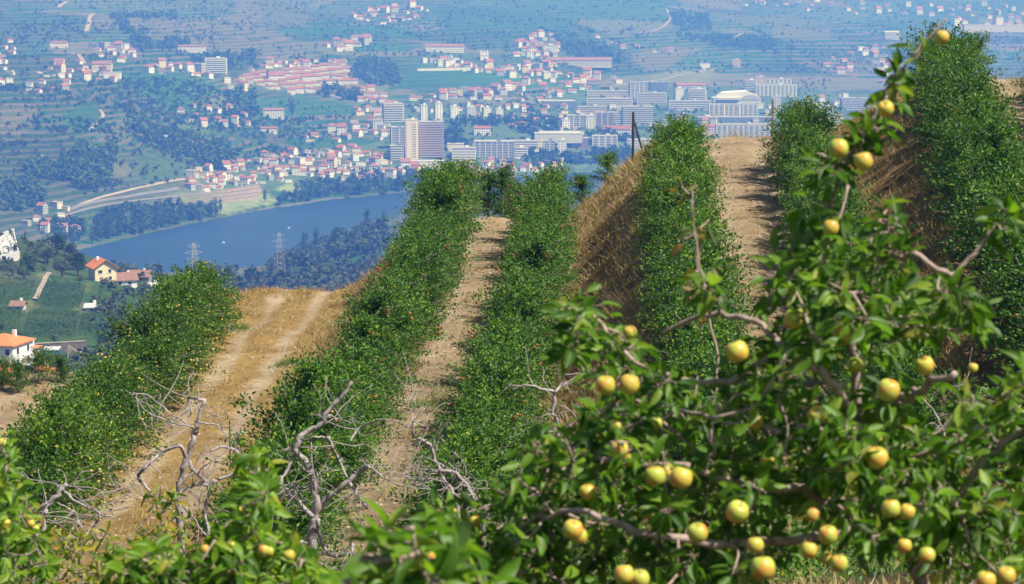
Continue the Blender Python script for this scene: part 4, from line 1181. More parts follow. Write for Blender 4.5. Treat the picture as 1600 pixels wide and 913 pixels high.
obj('entrance_canopy', MB().box((-w * .18, -dpt/2 - 3, h * .45), (w * .5, 6, .6)).mesh('entrance_canopy', W_['white']), t)
# two yellow stacks
for u, lab in ((1131, 'yellow chimney stack, left one of the pair below the sports hall'), (1155, 'yellow chimney stack, right one of the pair below the sports hall')):
    p = hit(u, 187); s = p[1] / FPX
    t = empty('chimney_stack', p); tag(t, lab, 'chimney')
    obj('shaft', MB().tube([[0, 0, -2], [0, 0, 10 * s], [0, 0, 20 * s]], [2.0 * s, 1.8 * s, 1.6 * s], 12).mesh('shaft', W_['yellow']), t)
    obj('cap', MB().tube([[0, 0, 20 * s], [0, 0, 21.4 * s]], [1.75 * s, 1.75 * s], 12).mesh('cap', W_['white']), t)

# roads, the riverside railway and quay terraces
def ribbon(name, pts, width, m, lift=0.5, ymax=9000, nseg=6, kind='structure'):
    w_ = np.array([hit(u, v, ymax=ymax)[:2] for u, v in pts])
    seg = []
    for i in range(len(w_) - 1):
        for k in range(nseg): seg.append(w_[i] + (w_[i + 1] - w_[i]) * k / nseg)
    seg.append(w_[-1]); seg = np.array(seg)
    for _ in range(3): seg[1:-1] = (seg[:-2] + 2 * seg[1:-1] + seg[2:]) / 4
    d = unit(np.gradient(seg, axis=0)); nrm = np.c_[-d[:, 1], d[:, 0]]
    V = []
    for s in (-1, 1):
        q = seg + nrm * width / 2 * s
        V.append(np.c_[q, ground_far(q[:, 0], q[:, 1]) + lift])
    n = len(seg)
    o = obj(name, mesh(name, np.concatenate(V), [[i, i + n, i + n + 1, i + 1][::-1] for i in range(n - 1)], [m]))
    return tag(o, kind=kind)
DIRT = mat_plain('pale_dirt_road', (0.36, 0.30, 0.22), 0.95, 0.2, 0.05)
TARMAC = mat_plain('grey_tarmac', (0.20, 0.19, 0.19), 0.9, 0.15, 0.05)
for nm, pts, w, m in [('dirt_road', [(92, 12), (104, 3), (110, -4)], 14, DIRT), ('dirt_road', [(135, 50), (138, 40), (141, 26), (148, 22)], 13, DIRT), ('dirt_road', [(116, 84), (127, 92), (132, 100)], 10, DIRT),
                      ('dirt_road', [(140, 205), (148, 195), (158, 188), (162, 180), (156, 172)], 7, DIRT), ('dirt_road', [(44, 262), (50, 252), (62, 246), (66, 244)], 7, DIRT),
                      ('road', [(110, 328), (170, 312), (230, 303), (280, 296)], 8, TARMAC), ('dirt_road', [(125, 322), (170, 306), (230, 292), (290, 281)], 6, DIRT),
                      ('dirt_road', [(960, 135), (1010, 128), (1060, 118), (1120, 108)], 8, DIRT), ('dirt_road', [(1042, 15), (1049, 30), (1035, 45), (1010, 52)], 8, DIRT),
                      ('dirt_road', [(1145, 62), (1155, 55), (1162, 52)], 9, DIRT), ('dirt_road', [(700, 156), (800, 154), (890, 158)], 8, DIRT), ('dirt_road', [(455, 150), (470, 140), (500, 146), (540, 156)], 9, DIRT),
                      ('railway', [(60, 352), (130, 330), (200, 316), (260, 308), (330, 304)], 6, TARMAC), ('dirt_road', [(55, 470), (62, 455), (70, 440), (77, 428)], 3, DIRT)]:
    ribbon(nm, pts, w * .6, m, ymax=1300 if pts[0][1] > 400 else 9000)
QUAY = mat_plain('quay_masonry', (0.40, 0.32, 0.25), 0.95, 0.3, 0.3)
for i, (u0, v0, u1, v1) in enumerate([(270, 306, 405, 299), (262, 311, 408, 304), (285, 316, 405, 309), (300, 321, 400, 314)]):
    a0, a1 = hit(u0, v0), hit(u1, v1)
    t = empty('quay_terrace', a0)
    tag(t, ['topmost stone terrace wall below the riverside village', 'second stone terrace wall below the riverside village', 'third stone terrace wall below the riverside village', 'lowest stone terrace wall above the sandy bank'][i], 'terrace wall', 'quay terrace walls')
    dv = a1 - a0; L_ = math.hypot(dv[0], dv[1]); aw = math.atan2(dv[1], dv[0])
    obj('wall_face', MB().box((dv[0] / 2, dv[1] / 2, dv[2] / 2 - .5), (L_, 1.0, 6.5), aw).mesh('wall_face', QUAY), t)
    obj('coping', MB().box((dv[0] / 2, dv[1] / 2, dv[2] / 2 + 2.95), (L_ + .5, 1.8, .35), aw).mesh('coping', DIRT), t)

# ---------------------------------------------------------------- trees of the valley
M['leaf_far'] = mat_leaf('far_foliage', [(0.0, (0.030, 0.066, 0.016)), (0.5, (0.055, 0.110, 0.024)), (0.85, (0.085, 0.150, 0.035)), (1.0, (0.13, 0.18, 0.05))], 0.15, 0.7, 0.2, (0.08, 0.11, 0.05), 'far')
M['leaf_olive'] = mat_leaf('olive_foliage', [(0.0, (0.045, 0.065, 0.030)), (0.5, (0.080, 0.105, 0.052)), (1.0, (0.14, 0.165, 0.085))], 0.15, 0.7, 0.2, (0.16, 0.18, 0.12), 'far')
M['trunk_far'] = mat_bark('far_trunk', (0.07, 0.055, 0.04), (0.16, 0.125, 0.09), 3)

def crown_cards(n, seed, shape=(1, 1, 1), card=0.34, lobes=7):
    r = np.random.default_rng(seed)
    lc = unit(r.normal(0, 1, (lobes, 3))) * r.uniform(0.35, 0.62, (lobes, 1)); lr = r.uniform(0.38, 0.6, lobes)
    k = r.integers(0, lobes, n)
    dv = unit(r.normal(0, 1, (n, 3)) + np.array([0, 0, 0.25]))
    p = lc[k] + dv * lr[k][:, None] * r.uniform(0.75, 1.05, n)[:, None]
    p = p * np.array(shape)
    t = unit(r.normal(0, 1, (n, 3))); 
    nr = unit(dv + r.normal(0, .5, (n, 3)))
    t = unit(t - nr * (t * nr).sum(1, keepdims=True))
    l = card * r.uniform(0.6, 1.2, n)
    return leaf_faces(p - t * l[:, None] / 2, t, nr, l, l * .85, 0.1)
FARP = []
for i, (n, shape, card, mt) in enumerate([(260, (1, 1, .95), .30, 'leaf_far'), (260, (1.1, .95, .85), .30, 'leaf_far'), (240, (.62, .62, 1.5), .28, 'leaf_far'), (260, (1, 1, .8), .28, 'leaf_olive'), (300, (.36, .36, 2.0), .24, 'leaf_far'), (900, (1, 1, .9), .17, 'leaf_far'), (900, (1.1, 1, .8), .17, 'leaf_olive'), (800, (.34, .34, 2.1), .16, 'leaf_far')]):
    V, F = crown_cards(n, 300 + i, shape, card, 9)
    zb = shape[2]
    V = V + np.array([0, 0, zb + 0.35])
    tk = MB().tube([[0, 0, -.3], [.02, 0, .4], [0, .02, zb + .2], [.05, 0, zb + .6]], [.11, .085, .06, .02], 6)
    for a in (0.5, 2.4, 4.6): tk.tube([[0, 0, .5], [.25 * math.cos(a) * shape[0], .25 * math.sin(a) * shape[0], zb * .8], [.5 * math.cos(a) * shape[0], .5 * math.sin(a) * shape[0], zb * 1.2]], [.05, .035, .012], 5)
    FARP.append((mesh('crown', V, F, [M[mt]]), tk.mesh('trunk', M['trunk_far'], True), zb))
rtree = np.random.default_rng(9)
def far_tree(u, v, wpx, kind, lab, grp=None, name='tree', ymax=9000, hk=1.0):
    p = hit(u, v, ymax=ymax)
    cm, tm, zb = FARP[kind]
    s = wpx * p[1] / FPX / 2
    t = empty(name, p, rtree.uniform(0, 6.28), (s, s, s * hk)); tag(t, lab, 'tree', grp)
    obj('trunk', tm, t); obj('crown', cm, t)
    return t
# shoreline trees one by one
lab = 'rounded green tree in the band along the far river bank below the railway'
for i in range(30):
    u = 146 + i * 6.6 + rtree.normal(0, 2); v = np.interp(u, [140, 205, 250, 300, 345], [387, 374, 362, 351, 343]) - rtree.uniform(0, 10)
    far_tree(u, v, rtree.uniform(13, 21), rtree.integers(0, 3), lab, 'trees along the far bank')
lab = 'leafy tree on the far bank between the quay and the hedge row'
for i in range(32):
    u = 436 + i * 6.3 + rtree.normal(0, 2.5); v = np.interp(u, [430, 470, 520, 580, 640], [325, 320, 313, 308, 301]) - rtree.uniform(0, 9)
    far_tree(u, v, rtree.uniform(13, 22), rtree.integers(0, 3), lab, 'trees along the quay bank')
far_tree(414, 316, 12, 2, 'slender tree standing by the right end of the quay terraces')
far_tree(457, 186, 22, 2, 'tall dark broad tree standing in the field left of the cream tower', hk=1.0)
far_tree(418, 130, 10, 4, 'tall narrow tree above the estate at its lower corner')
for u, v in ((172, 344), (330, 338), (345, 334)): far_tree(u, v, 14, 2, {172: 'pointed tree beside the lone white riverside house', 330: 'pointed tree at the left end of the quay bank', 345: 'tall tree at the water edge by the sandy bank'}[u])
lab = 'large rounded tree on the wooded near bank beyond the grassy track'
for i in range(24):
    u = rtree.uniform(445, 600); v = np.interp(u, [440, 500, 600], [415, 392, 362]) + rtree.uniform(-4, 14)
    far_tree(u, v, rtree.uniform(18, 30), rtree.integers(0, 3), lab, 'trees on the near river bank', ymax=2300)
# woods and hedgerows that read as one mass
def wood(name, polys, lab, size, mt='leaf_far', cards=34, seed=1, ymax=9000, groves=False, ymin=420):
    r = np.random.default_rng(seed)
    Vs, Fs = [], []; off = 0
    protos = [crown_cards(cards, 900 + seed * 10 + k, [(1, 1, 1), (.9, .9, 1.15), (1.2, 1, .85)][k % 3], .62, 5) for k in range(6)]
    for poly, n in polys:
        poly = np.array(poly, float)
        closed = len(poly) > 2
        for _ in range(n):
            for _t in range(40):
                if closed:
                    u, v = r.uniform(poly.min(0), poly.max(0))
                    if inpoly(np.array([u]), np.array([v]), poly)[0]: break
                else:
                    k = r.random(); u, v = poly[0] + (poly[1] - poly[0]) * k + r.normal(0, 1.2, 2); break
            p = hit(u, v, ymin=ymin, ymax=ymax)
            if p[2] < RIVER_Z + 0.8: continue
            if groves and closed and float(vnoise(p[0], p[1], 90, 81)) + 0.5 * float(vnoise(p[0], p[1], 240, 82)) < 0.12 and r.random() < .82: continue
            s = r.uniform(*size) 
            V, F = protos[r.integers(6)]
            a = r.uniform(0, 6.28); ca, sa = math.cos(a), math.sin(a)
            Vs.append(np.c_[V[:, 0] * ca - V[:, 1] * sa, V[:, 0] * sa + V[:, 1] * ca, V[:, 2] + .7] * s + p); Fs.append(F + off); off += len(V)
    return tag(obj(name, mesh(name, np.concatenate(Vs), np.concatenate(Fs), [M[mt]])), lab, 'woods', kind='stuff')
wood('woods', [([(562, 96), (600, 94), (628, 118), (622, 135), (590, 136), (545, 128)], 130), ([(355, 150), (395, 146), (402, 180), (360, 185)], 50), ([(495, 145), (530, 140), (535, 152), (500, 156)], 30), ([(535, 148), (560, 146), (565, 158), (540, 158)], 25),
               ([(100, 250), (150, 232), (175, 262), (172, 292), (130, 300), (80, 280)], 140), ([(165, 235), (185, 225), (190, 250), (170, 252)], 16), ([(40, 262), (70, 255), (78, 282), (50, 284)], 30), ([(-10, 290), (60, 290), (75, 318), (20, 335), (-10, 330)], 70),
               ([(200, 200), (330, 222), (380, 235), (360, 262), (320, 258), (250, 235)], 130), ([(1045, 22), (1105, 22), (1112, 48), (1060, 52)], 90), ([(860, 55), (905, 60), (960, 80), (980, 100), (930, 98), (880, 85)], 120),
               ([(1060, 58), (1200, 62), (1240, 80), (1100, 74)], 110), ([(170, 28), (275, 22), (275, 30), (180, 34)], 60), ([(185, 36), (240, 70), (230, 76), (175, 40)], 60), ([(300, 95), (400, 85), (395, 98), (310, 103)], 60), ([(205, 75), (300, 62), (290, 75), (230, 85)], 50)],
     'dark woodland patches on the far hillsides and between the fields', (5, 9), seed=1)
wood('riverside_woods', [([(815, 240), (860, 236), (900, 244), (985, 236), (990, 258), (820, 262)], 170), ([(795, 200), (830, 172), (875, 190), (870, 208), (820, 212)], 90), ([(700, 188), (800, 186), (800, 198), (705, 200)], 60), ([(690, 205), (720, 205), (735, 230), (700, 236)], 40),
                         ([(470, 292), (600, 268), (640, 272), (690, 275), (680, 290), (560, 302), (470, 312)], 150), ([(330, 262), (350, 250), (360, 262), (345, 272)], 14), ([(150, 335), (250, 320), (330, 325), (330, 338), (150, 376)], 160),
                         ([(60, 350), (130, 352), (135, 384), (70, 378)], 60), ([(620, 200), (640, 190), (640, 210), (625, 215)], 12), ([(920, 205), (1000, 210), (1000, 225), (930, 220)], 40)],
     'trees massed along the far river bank and through the town', (3.5, 6.5), seed=2)
# scattered bushes and hedgerow trees everywhere on the far slopes
scat = [([(-20, 0), (1600, -5), (1600, 110), (1250, 120), (900, 112), (600, 95), (300, 118), (-20, 130)], 7500), ([(-20, 130), (300, 120), (420, 160), (560, 170), (540, 240), (300, 280), (-20, 330)], 3400), ([(560, 160), (1300, 120), (1300, 215), (620, 250)], 1500)]
hedge = [([(230, 50), (215, 38)], 8), ([(315, 25), (400, 55)], 30), ([(975, 30), (1050, 34)], 14), ([(1010, 55), (950, 65)], 20), ([(1130, 30), (1210, 60)], 40), ([(100, 40), (135, 60)], 20), ([(290, 130), (360, 150)], 24), ([(630, 95), (740, 55)], 20), ([(470, 55), (560, 60)], 20), ([(680, 170), (800, 166)], 24), ([(430, 192), (560, 182)], 30), ([(260, 195), (350, 190)], 16), ([(1250, 30), (1380, 42)], 24), ([(160, 150), (225, 190)], 26), ([(0, 230), (60, 225)], 14), ([(870, 30), (925, 50)], 26), ([(820, 40), (900, 60)], 26)]
wood('hedgerow_trees', scat + hedge, 'scattered bushes and hedgerow trees dotting the hazy far slopes', (1.6, 4.2), 'leaf_far', 26, 3, 9000, True)
wood('near_bank_woods', [([(70, 425), (160, 418), (280, 440), (400, 432), (420, 470), (80, 470)], 130), ([(420, 440), (440, 412), (520, 380), (600, 360), (605, 395), (540, 405), (460, 420)], 220), ([(400, 455), (600, 415), (600, 470), (430, 480)], 160)], 'scrub and woods on the near river bank beyond the grassy track', (4, 8.5), 'leaf_olive', cards=44, seed=4, ymax=2300, ymin=1250)

# pylons and boats
def pylon(u, v, hpx, lab, ymax):
    p = hit(u, v, ymax=ymax); h = hpx * p[1] / FPX
    t = empty('lattice_pylon', p, 0.5); tag(t, lab, 'pylon')
    b = MB(); n = 9; bw, tw = h * .115, h * .018
    for sx_ in (-1, 1):
        for sy_ in (-1, 1): b.tube([[sx_ * bw, sy_ * bw, 0], [sx_ * tw, sy_ * tw, h]], [.11, .08], 4)
    obj('leg_frame', b.mesh('leg_frame', METAL), t)
    b = MB()
    for i in range(n):
        k0, k1 = i / n, (i + 1) / n
        w0, w1 = bw + (tw - bw) * k0, bw + (tw - bw) * k1
        for a, c in (((-1, -1), (1, -1)), ((1, -1), (1, 1)), ((1, 1), (-1, 1)), ((-1, 1), (-1, -1))):
            b.tube([[a[0] * w0, a[1] * w0, h * k0], [c[0] * w1, c[1] * w1, h * k1]], .05, 3)
            b.tube([[c[0] * w0, c[1] * w0, h * k0], [a[0] * w1, a[1] * w1, h * k1]], .05, 3)
    obj('lattice', b.mesh('lattice', METAL), t)
    for k, l in ((.72, .14), (.83, .17), (.94, .12)):
        obj('cross_arm', MB().tube([[-h * l, 0, h * k], [0, 0, h * k + .8], [h * l, 0, h * k]], [.05, .1, .05], 4).tube([[-h * l, 0, h * k], [0, 0, h * k - .8], [h * l, 0, h * k]], [.05, .09, .05], 4).mesh('cross_arm', METAL), t)
pylon(437, 440, 78, 'tall lattice pylon on the near bank with the river behind it', 2000)
pylon(304, 470, 92, 'lattice pylon seen just left of the yellowish hedge top', 1500)
for u, v, lab in [(451, 357, 'small white boat in midstream near the pylon'), (532, 370, 'small white boat close to the wooded near bank'), (349, 380, 'small white boat on the wide left part of the river')]:
    q = on_plane(u, v, RIVER_Z)
    t = empty('boat', (q[0], q[1], RIVER_Z), 0.4, 0.6); tag(t, lab, 'boat')
    b = MB(); b.add([[-3.4, 0, .9], [-1.8, -1.1, .8], [3, -1.1, .8], [3, 1.1, .8], [-1.8, 1.1, .8], [-2.6, 0, -.3], [-1.5, -.7, -.3], [2.8, -.7, -.3], [2.8, .7, -.3], [-1.5, .7, -.3]], [[0, 1, 2, 3, 4], [0, 5, 6, 1], [1, 6, 7, 2], [2, 7, 8, 3], [3, 8, 9, 4], [4, 9, 5, 0]])
    obj('hull', b.mesh('hull', W_['white']), t)
    obj('cabin', MB().box((.4, 0, 1.5), (2.2, 1.5, 1.4)).mesh('cabin', W_['white']), t)
    obj('windscreen', MB().box((-.75, 0, 1.75), (.1, 1.3, .6)).mesh('windscreen', GLASS), t)

# ---------------------------------------------------------------- the hillside with the near houses
KN = dict(ymax=1300)
def villa(u, v, wpx, hpx, dep, wall, lab, rz, roofm=ROOF_OR, kind='hip', wins=(), rise=None, name='house', doors=(), ov=.6):
    p = hit(u, v, **KN); s = p[1] / FPX
    w, h = wpx * s, hpx * s
    t = empty(name, p, rz); tag(t, lab, 'house')
    rise = rise or dep * .2
    if kind == 'front':   # gable towards the camera
        w2 = wall_mesh(dep, w, h, W_[wall], rise); obj('wall', w2, t, None, (0, 0, math.pi / 2))
        rf = obj('roof', roof_mesh(dep, w, h, 'gable', rise, roofm, ov), t, None, (0, 0, math.pi / 2))
    else:
        obj('wall', wall_mesh(w, dep, h, W_[wall], rise if kind == 'gable' else 0), t)
        rf = obj('roof', roof_mesh(w, dep, h, kind, rise, roofm, ov), t)
    obj('chimney', MB().box((w * .22, dep * .12, h + rise * .8 + .3), (.8, .8, 1.8)).mesh('chimney', W_['white']), rf)
    for side, a, z, ww, wh in wins:
        a_, zz = a * (w if side == 'f' else dep), z * h
        if side == 'f': fr = ((a_, -dep/2 - .03, zz), (ww, .1, wh)); fo = ((a_, -dep/2 - .06, zz - wh/2 - .08), (ww + .3, .2, .14))
        else: fr = ((w/2 + .03, a_, zz), (.1, ww, wh)); fo = ((w/2 + .06, a_, zz - wh/2 - .08), (.2, ww + .3, .14))
        wo_ = obj('window', MB().box(*fr).mesh('window', GLASS), t)
        obj('sill', MB().box(*fo).mesh('sill', TRIM), wo_)
    for side, a, ww, wh in doors:
        a_ = a * (w if side == 'f' else dep)
        dd = ((a_, -dep/2 - .03, wh/2), (ww, .12, wh)) if side == 'f' else ((w/2 + .03, a_, wh/2), (.12, ww, wh))
        obj('door', MB().box(*dd).mesh('door', ROOF_BR), t)
    return t
villa(160, 440, 34, 25, 10, 'cream', 'yellow two-storey house with orange roof beside the dark trees', 0.42, wins=(('f', -.25, .72, 1.5, 1.1), ('f', .2, .75, 1.0, 1.3), ('r', -.2, .72, 1.0, 1.2), ('r', .2, .72, 1.0, 1.2), ('f', .22, .3, 1.0, 1.2)), kind='front', rise=2.6, doors=(('f', -.2, 1.2, 2.2),), ov=1.0)
villa(193, 446, 38, 10, 8, 'white', 'low annex with brown roof and white gable right of the yellow house', 0.3, ROOF_BR, 'gable', (('f', -.2, .5, 1.4, 1.0), ('f', .2, .5, 1.4, 1.0)), 2.2)
villa(218, 440, 34, 9, 8, 'stone', 'long shed with brown tiled roof behind the low annex', 0.0, ROOF_BR, 'gable', (('f', .1, .5, 1.4, 1.0),), 2.0)
villa(8, 588, 64, 54, 11, 'white', 'three-storey white house with orange hip roof at the left edge', -0.25, ROOF_OR, 'hip', tuple(('f', a, z, 1.0, 1.5) for a in (-.25, .05, .36) for z in (.2, .5, .82)) + tuple(('r', a, z, 1.0, 1.4) for a in (-.25, .25) for z in (.2, .5, .82)), 2.2)
villa(46, 575, 14, 30, 7, 'white', 'narrow white wing with small orange roof behind the three-storey house', -0.25, ROOF_OR, 'hip', (('f', 0, .7, .9, 1.2), ('f', 0, .35, .9, 1.2)), 1.2)
villa(2, 604, 44, 24, 9, 'white', 'lower white house with orange roof in front of the three-storey house', -0.25, ROOF_OR, 'hip', (('f', .2, .55, 1.1, 1.3), ('r', 0, .55, 1.1, 1.3)), 2.0)
villa(66, 594, 32, 12, 8, 'white', 'small house with wide orange hip roof half behind the bushes', 0.1, ROOF_OR, 'hip', (('f', -.2, .5, 1.0, 1.1), ('f', .25, .5, 1.0, 1.1)), 1.8)
villa(29, 484, 19, 7, 5, 'concrete', 'small shed with mauve roof beside the vineyard track', 0.0, ROOF_BR, 'gable', (('f', .1, .5, .8, .8),), 1.0, 'shed')
villa(144, 486, 17, 7, 5, 'concrete', 'small grey shed between two vine plots', 0.0, FLAT, 'gable', (('f', .1, .5, .8, .8),), .8, 'shed')
villa(240, 452, 12, 6, 5, 'white', 'tiny white hut right of the brown roofed shed', 0.0, FLAT, 'gable', (('f', 0, .5, .8, .8),), .8, 'hut')
# stone ruin and retaining wall
p = hit(116, 560, **KN); s = p[1] / FPX
t = empty('stone_ruin', p, .1); tag(t, 'roofless tan stone ruin with broken gable below the vine plots', 'ruin')
b = MB(); w, h = 22 * s, 20 * s
b.add([[-w/2, 0, -2], [w/2, 0, -2], [w/2, 0, h * .45], [w * .3, 0, h * .7], [w * .1, 0, h * .62], [-w * .2, 0, h * .9], [-w * .42, 0, h], [-w/2, 0, h * .6]] + [[x, .7, z] for x, z in [(-w/2, -2), (w/2, -2), (w/2, h * .45), (w * .3, h * .7), (w * .1, h * .62), (-w * .2, h * .9), (-w * .42, h), (-w/2, h * .6)]],
    [list(range(8)), list(range(15, 7, -1))] + [[(i + 1) % 8, i, i + 8, (i + 1) % 8 + 8] for i in range(8)])
obj('front_wall', b.mesh('front_wall', W_['stone']), t)
for x in (-w/2 + .35, w/2 - .35): obj('side_wall', MB().box((x, 3.4, h * .15), (.7, 5.4, h * .6)).mesh('side_wall', W_['stone']), t)
obj('window_opening', MB().box((-w * .05, -.03, h * .3), (1, .1, 1.2)).mesh('window_opening', GLASS), t)
a0, a1 = hit(44, 548, **KN), hit(134, 552, **KN)
t = empty('retaining_wall', a0); tag(t, 'long dark stone retaining wall below the vineyard plots', 'retaining wall')
dv = a1 - a0; L_ = math.hypot(dv[0], dv[1]); aw = math.atan2(dv[1], dv[0])
obj('wall_face', MB().box((dv[0] / 2, dv[1] / 2, dv[2] / 2 + .6), (L_, .8, 3.4), aw).mesh('wall_face', mat_plain('dark_schist', (0.16, 0.135, 0.12), .95, .4, 1.2)), t)
obj('coping', MB().box((dv[0] / 2, dv[1] / 2, dv[2] / 2 + 2.4), (L_ + .2, 1.0, .2), aw).mesh('coping', W_['stone']), t)
p = hit(81, 556, **KN); s = p[1] / FPX
t = empty('water_tank', p, .05); tag(t, 'teal sided water tank in front of the dark retaining wall', 'tank')
obj('tank_side', MB().box((0, 0, .4), (25 * s, 5, 2.6)).mesh('tank_side', mat_plain('teal_lining', (0.03, 0.16, 0.17), .6, .1, 1.0)), t)
obj('rim', MB().box((0, 0, 1.8), (25.6 * s, 5.3, .25)).mesh('rim', W_['concrete']), t)
# hillside cemetery with its white tombs
cq = [hit(-20, 412, **KN), hit(30, 408, **KN), hit(22, 374, **KN), hit(-20, 376, **KN)]
t = empty('cemetery_enclosure', cq[0]); tag(t, 'pale walled cemetery plot on the hillside at the left edge', 'cemetery')
org = cq[0]
for i in range(4):
    a0, a1 = cq[i] - org, cq[(i + 1) % 4] - org
    dv = a1 - a0; m_ = (a0 + a1) / 2
    obj('boundary_wall', MB().box((m_[0], m_[1], m_[2] + .6), (math.hypot(dv[0], dv[1]) + .3, .45, 4.2), math.atan2(dv[1], dv[0])).mesh('boundary_wall', W_['concrete']), t)
tomb = MB().box((0, 0, .5), (1.5, 2.6, 1.6)).box((0, 1.1, 1.6), (1.1, .35, 1.6)).mesh('slab', W_['white'])
head = MB().box((0, 1.05, 2.6), (.25, .25, 1.2)).box((0, 1.05, 2.75), (.8, .22, .22)).mesh('cross', W_['grey'])
rc = np.random.default_rng(4)
for i in range(13):
    for j in range(8):
        k, l = (i + .5 + rc.uniform(-.2, .2)) / 13, (j + .5 + rc.uniform(-.15, .15)) / 8
        q = (cq[0] * (1 - k) + cq[1] * k) * (1 - l) + (cq[3] * (1 - k) + cq[2] * k) * l
        z = float(ground_far(np.array(q[0]), np.array(q[1])))
        if rc.random() < .3: continue
        g_ = empty('tomb', (q[0], q[1], z), rc.normal(.1, .1), rc.uniform(.55, .95)); tag(g_, 'white tomb standing in the walled hillside cemetery', 'tomb', 'tombs of the hillside cemetery')
        obj('slab', tomb, g_); obj('cross', head, g_)
# trees round the near houses
for u, v, w, k, hk, lab in [(16, 374, 13, 5, 1.2, 'dark tree behind the cemetery wall'), (40, 376, 9, 7, .75, 'dark pointed cypress right of the cemetery'), (48, 392, 14, 5, 1, 'round tree on the slope below the cypress'),
        (90, 398, 34, 5, .9, 'broad dark tree on the crest between cemetery and yellow house'), (70, 412, 30, 6, .9, 'grey-green tree in the middle of the wooded knoll'), (112, 404, 26, 5, .9, 'dark tree at the shoulder of the knoll above the yellow house'),
        (45, 425, 30, 5, 1, 'dark rounded tree beside the cemetery corner'), (20, 432, 26, 6, .9, 'olive tree at the foot of the cemetery wall'), (38, 437, 24, 6, .85, 'olive tree above the vineyard track'),
        (122, 432, 34, 5, 1.1, 'large dark tree touching the left wall of the yellow house'), (97, 433, 32, 6, 1, 'pale olive tree left of the large dark tree'), (124, 444, 18, 6, .8, 'small grey-green tree below the yellow house'),
        (165, 450, 16, 6, 1.1, 'grey bush in front of the yellow house corner'), (174, 450, 7, 7, .5, 'small dark cypress by the annex wall'), (222, 462, 16, 6, .9, 'olive tree right of the annex'), (245, 450, 18, 5, .9, 'tree beside the tiny white hut'),
        (262, 462, 26, 5, .9, 'dark bushy tree left of the yellowish hedge top'), (200, 426, 12, 6, .8, 'small tree on the skyline right of the yellow house'), (215, 428, 10, 6, .8, 'small tree on the skyline above the shed'), (233, 430, 12, 6, .8, 'small tree on the skyline right of the shed'), (256, 436, 14, 6, .8, 'small tree on the skyline near the pylon'),
        (85, 540, 18, 5, 1, 'dark round tree among the vines above the retaining wall'), (4, 520, 12, 5, 1.2, 'dark tree at the left edge above the three-storey house'), (30, 528, 16, 6, .8, 'grey bush behind the orange roof'), (200, 520, 24, 5, .9, 'dark tree right of the lower vine plot'), (232, 505, 22, 5, 1, 'dark tree at the gully edge'), (250, 482, 22, 5, 1, 'dark tree high in the gully'),
        (160, 545, 30, 5, .8, 'dark tree below the right end of the vine plots'), (185, 552, 26, 5, .8, 'dark tree behind the low hedge row'), (215, 548, 26, 6, .8, 'grey-green tree behind the left hedge row'), (240, 530, 24, 5, .9, 'tree in the gully behind the left hedge row'),
        (70, 575, 30, 6, .7, 'light green bush below the water tank'), (90, 572, 24, 5, .7, 'green bush left of the stone ruin'), (50, 590, 20, 5, .7, 'bush right of the white houses'), (150, 575, 26, 5, .8, 'dark bush right of the stone ruin'), (280, 480, 24, 5, .9, 'dark tree half hidden by the yellowish hedge')]:
    far_tree(u, v, w, k, lab, None, 'tree', 1300, hk)
# vines in rows across the slope
M['vine'] = mat_leaf('vine_leaves', [(0.0, (0.030, 0.070, 0.015)), (0.6, (0.060, 0.125, 0.022)), (1.0, (0.14, 0.19, 0.05))], 0.2, 0.6, 0.2, (0.1, 0.14, 0.06), 'far')
def vine_plot(quad, n, lab, grp):
    q = [hit(u, v, **KN) for u, v in quad]
    for i in range(n):
        k = (i + .5) / n
        a0 = q[0] * (1 - k) + q[3] * k; a1 = q[1] * (1 - k) + q[2] * k
        L_ = np.hypot(*(a1 - a0)[:2]); m_ = int(L_ * 16)
        tt = rtree.uniform(0, 1, m_)
        pp = a0 + (a1 - a0) * tt[:, None]
        pp[:, 2] = ground_far(pp[:, 0], pp[:, 1])
        zc = pp[:, 2].copy()
        o0 = np.array([a0[0], a0[1], float(ground_far(np.array(a0[0]), np.array(a0[1])))])
        pp += np.c_[rtree.normal(0, .3, m_), rtree.normal(0, .3, m_), rtree.uniform(.25, 1.6, m_)] 
        l = rtree.uniform(.3, .55, m_)
        V, F = leaf_faces(pp - o0, rtree.normal(0, 1, (m_, 3)), unit(np.array([0, -.3, 1]) + rtree.normal(0, .5, (m_, 3))), l, l * .85)
        t = empty('vine_row', o0); tag(t, lab, 'vine row', grp)
        obj('foliage', mesh('foliage', V, F, [M['vine']]), t)
        b = MB()
        for s_ in np.linspace(0, 1, max(3, int(L_ / 7))):
            e = a0 + (a1 - a0) * s_; e[2] = float(ground_far(np.array(e[0]), np.array(e[1])))
            b.box(e - o0 + np.array([0, 0, .7]), (.1, .1, 1.8))
        st_ = obj('stakes', b.mesh('stakes', M['post_dark']), t); st_['kind'] = 'stuff'
vine_plot([(-30, 437), (56, 437), (36, 480), (-30, 476)], 11, 'vine row in the plot left of the vineyard track', 'vines left of the track')
vine_plot([(76, 440), (133, 446), (124, 484), (52, 482)], 11, 'vine row in the plot between the two vineyard tracks', 'vines between the tracks')
vine_plot([(48, 490), (120, 492), (116, 530), (36, 530)], 10, 'vine row in the plot above the dark retaining wall', 'vines above the wall')
vine_plot([(-30, 486), (32, 488), (28, 520), (-30, 518)], 7, 'vine row in the plot above the three-storey house', 'vines above the white house')
vine_plot([(130, 494), (215, 496), (190, 528), (122, 528)], 8, 'vine row in the plot below the grey shed', 'vines below the shed')
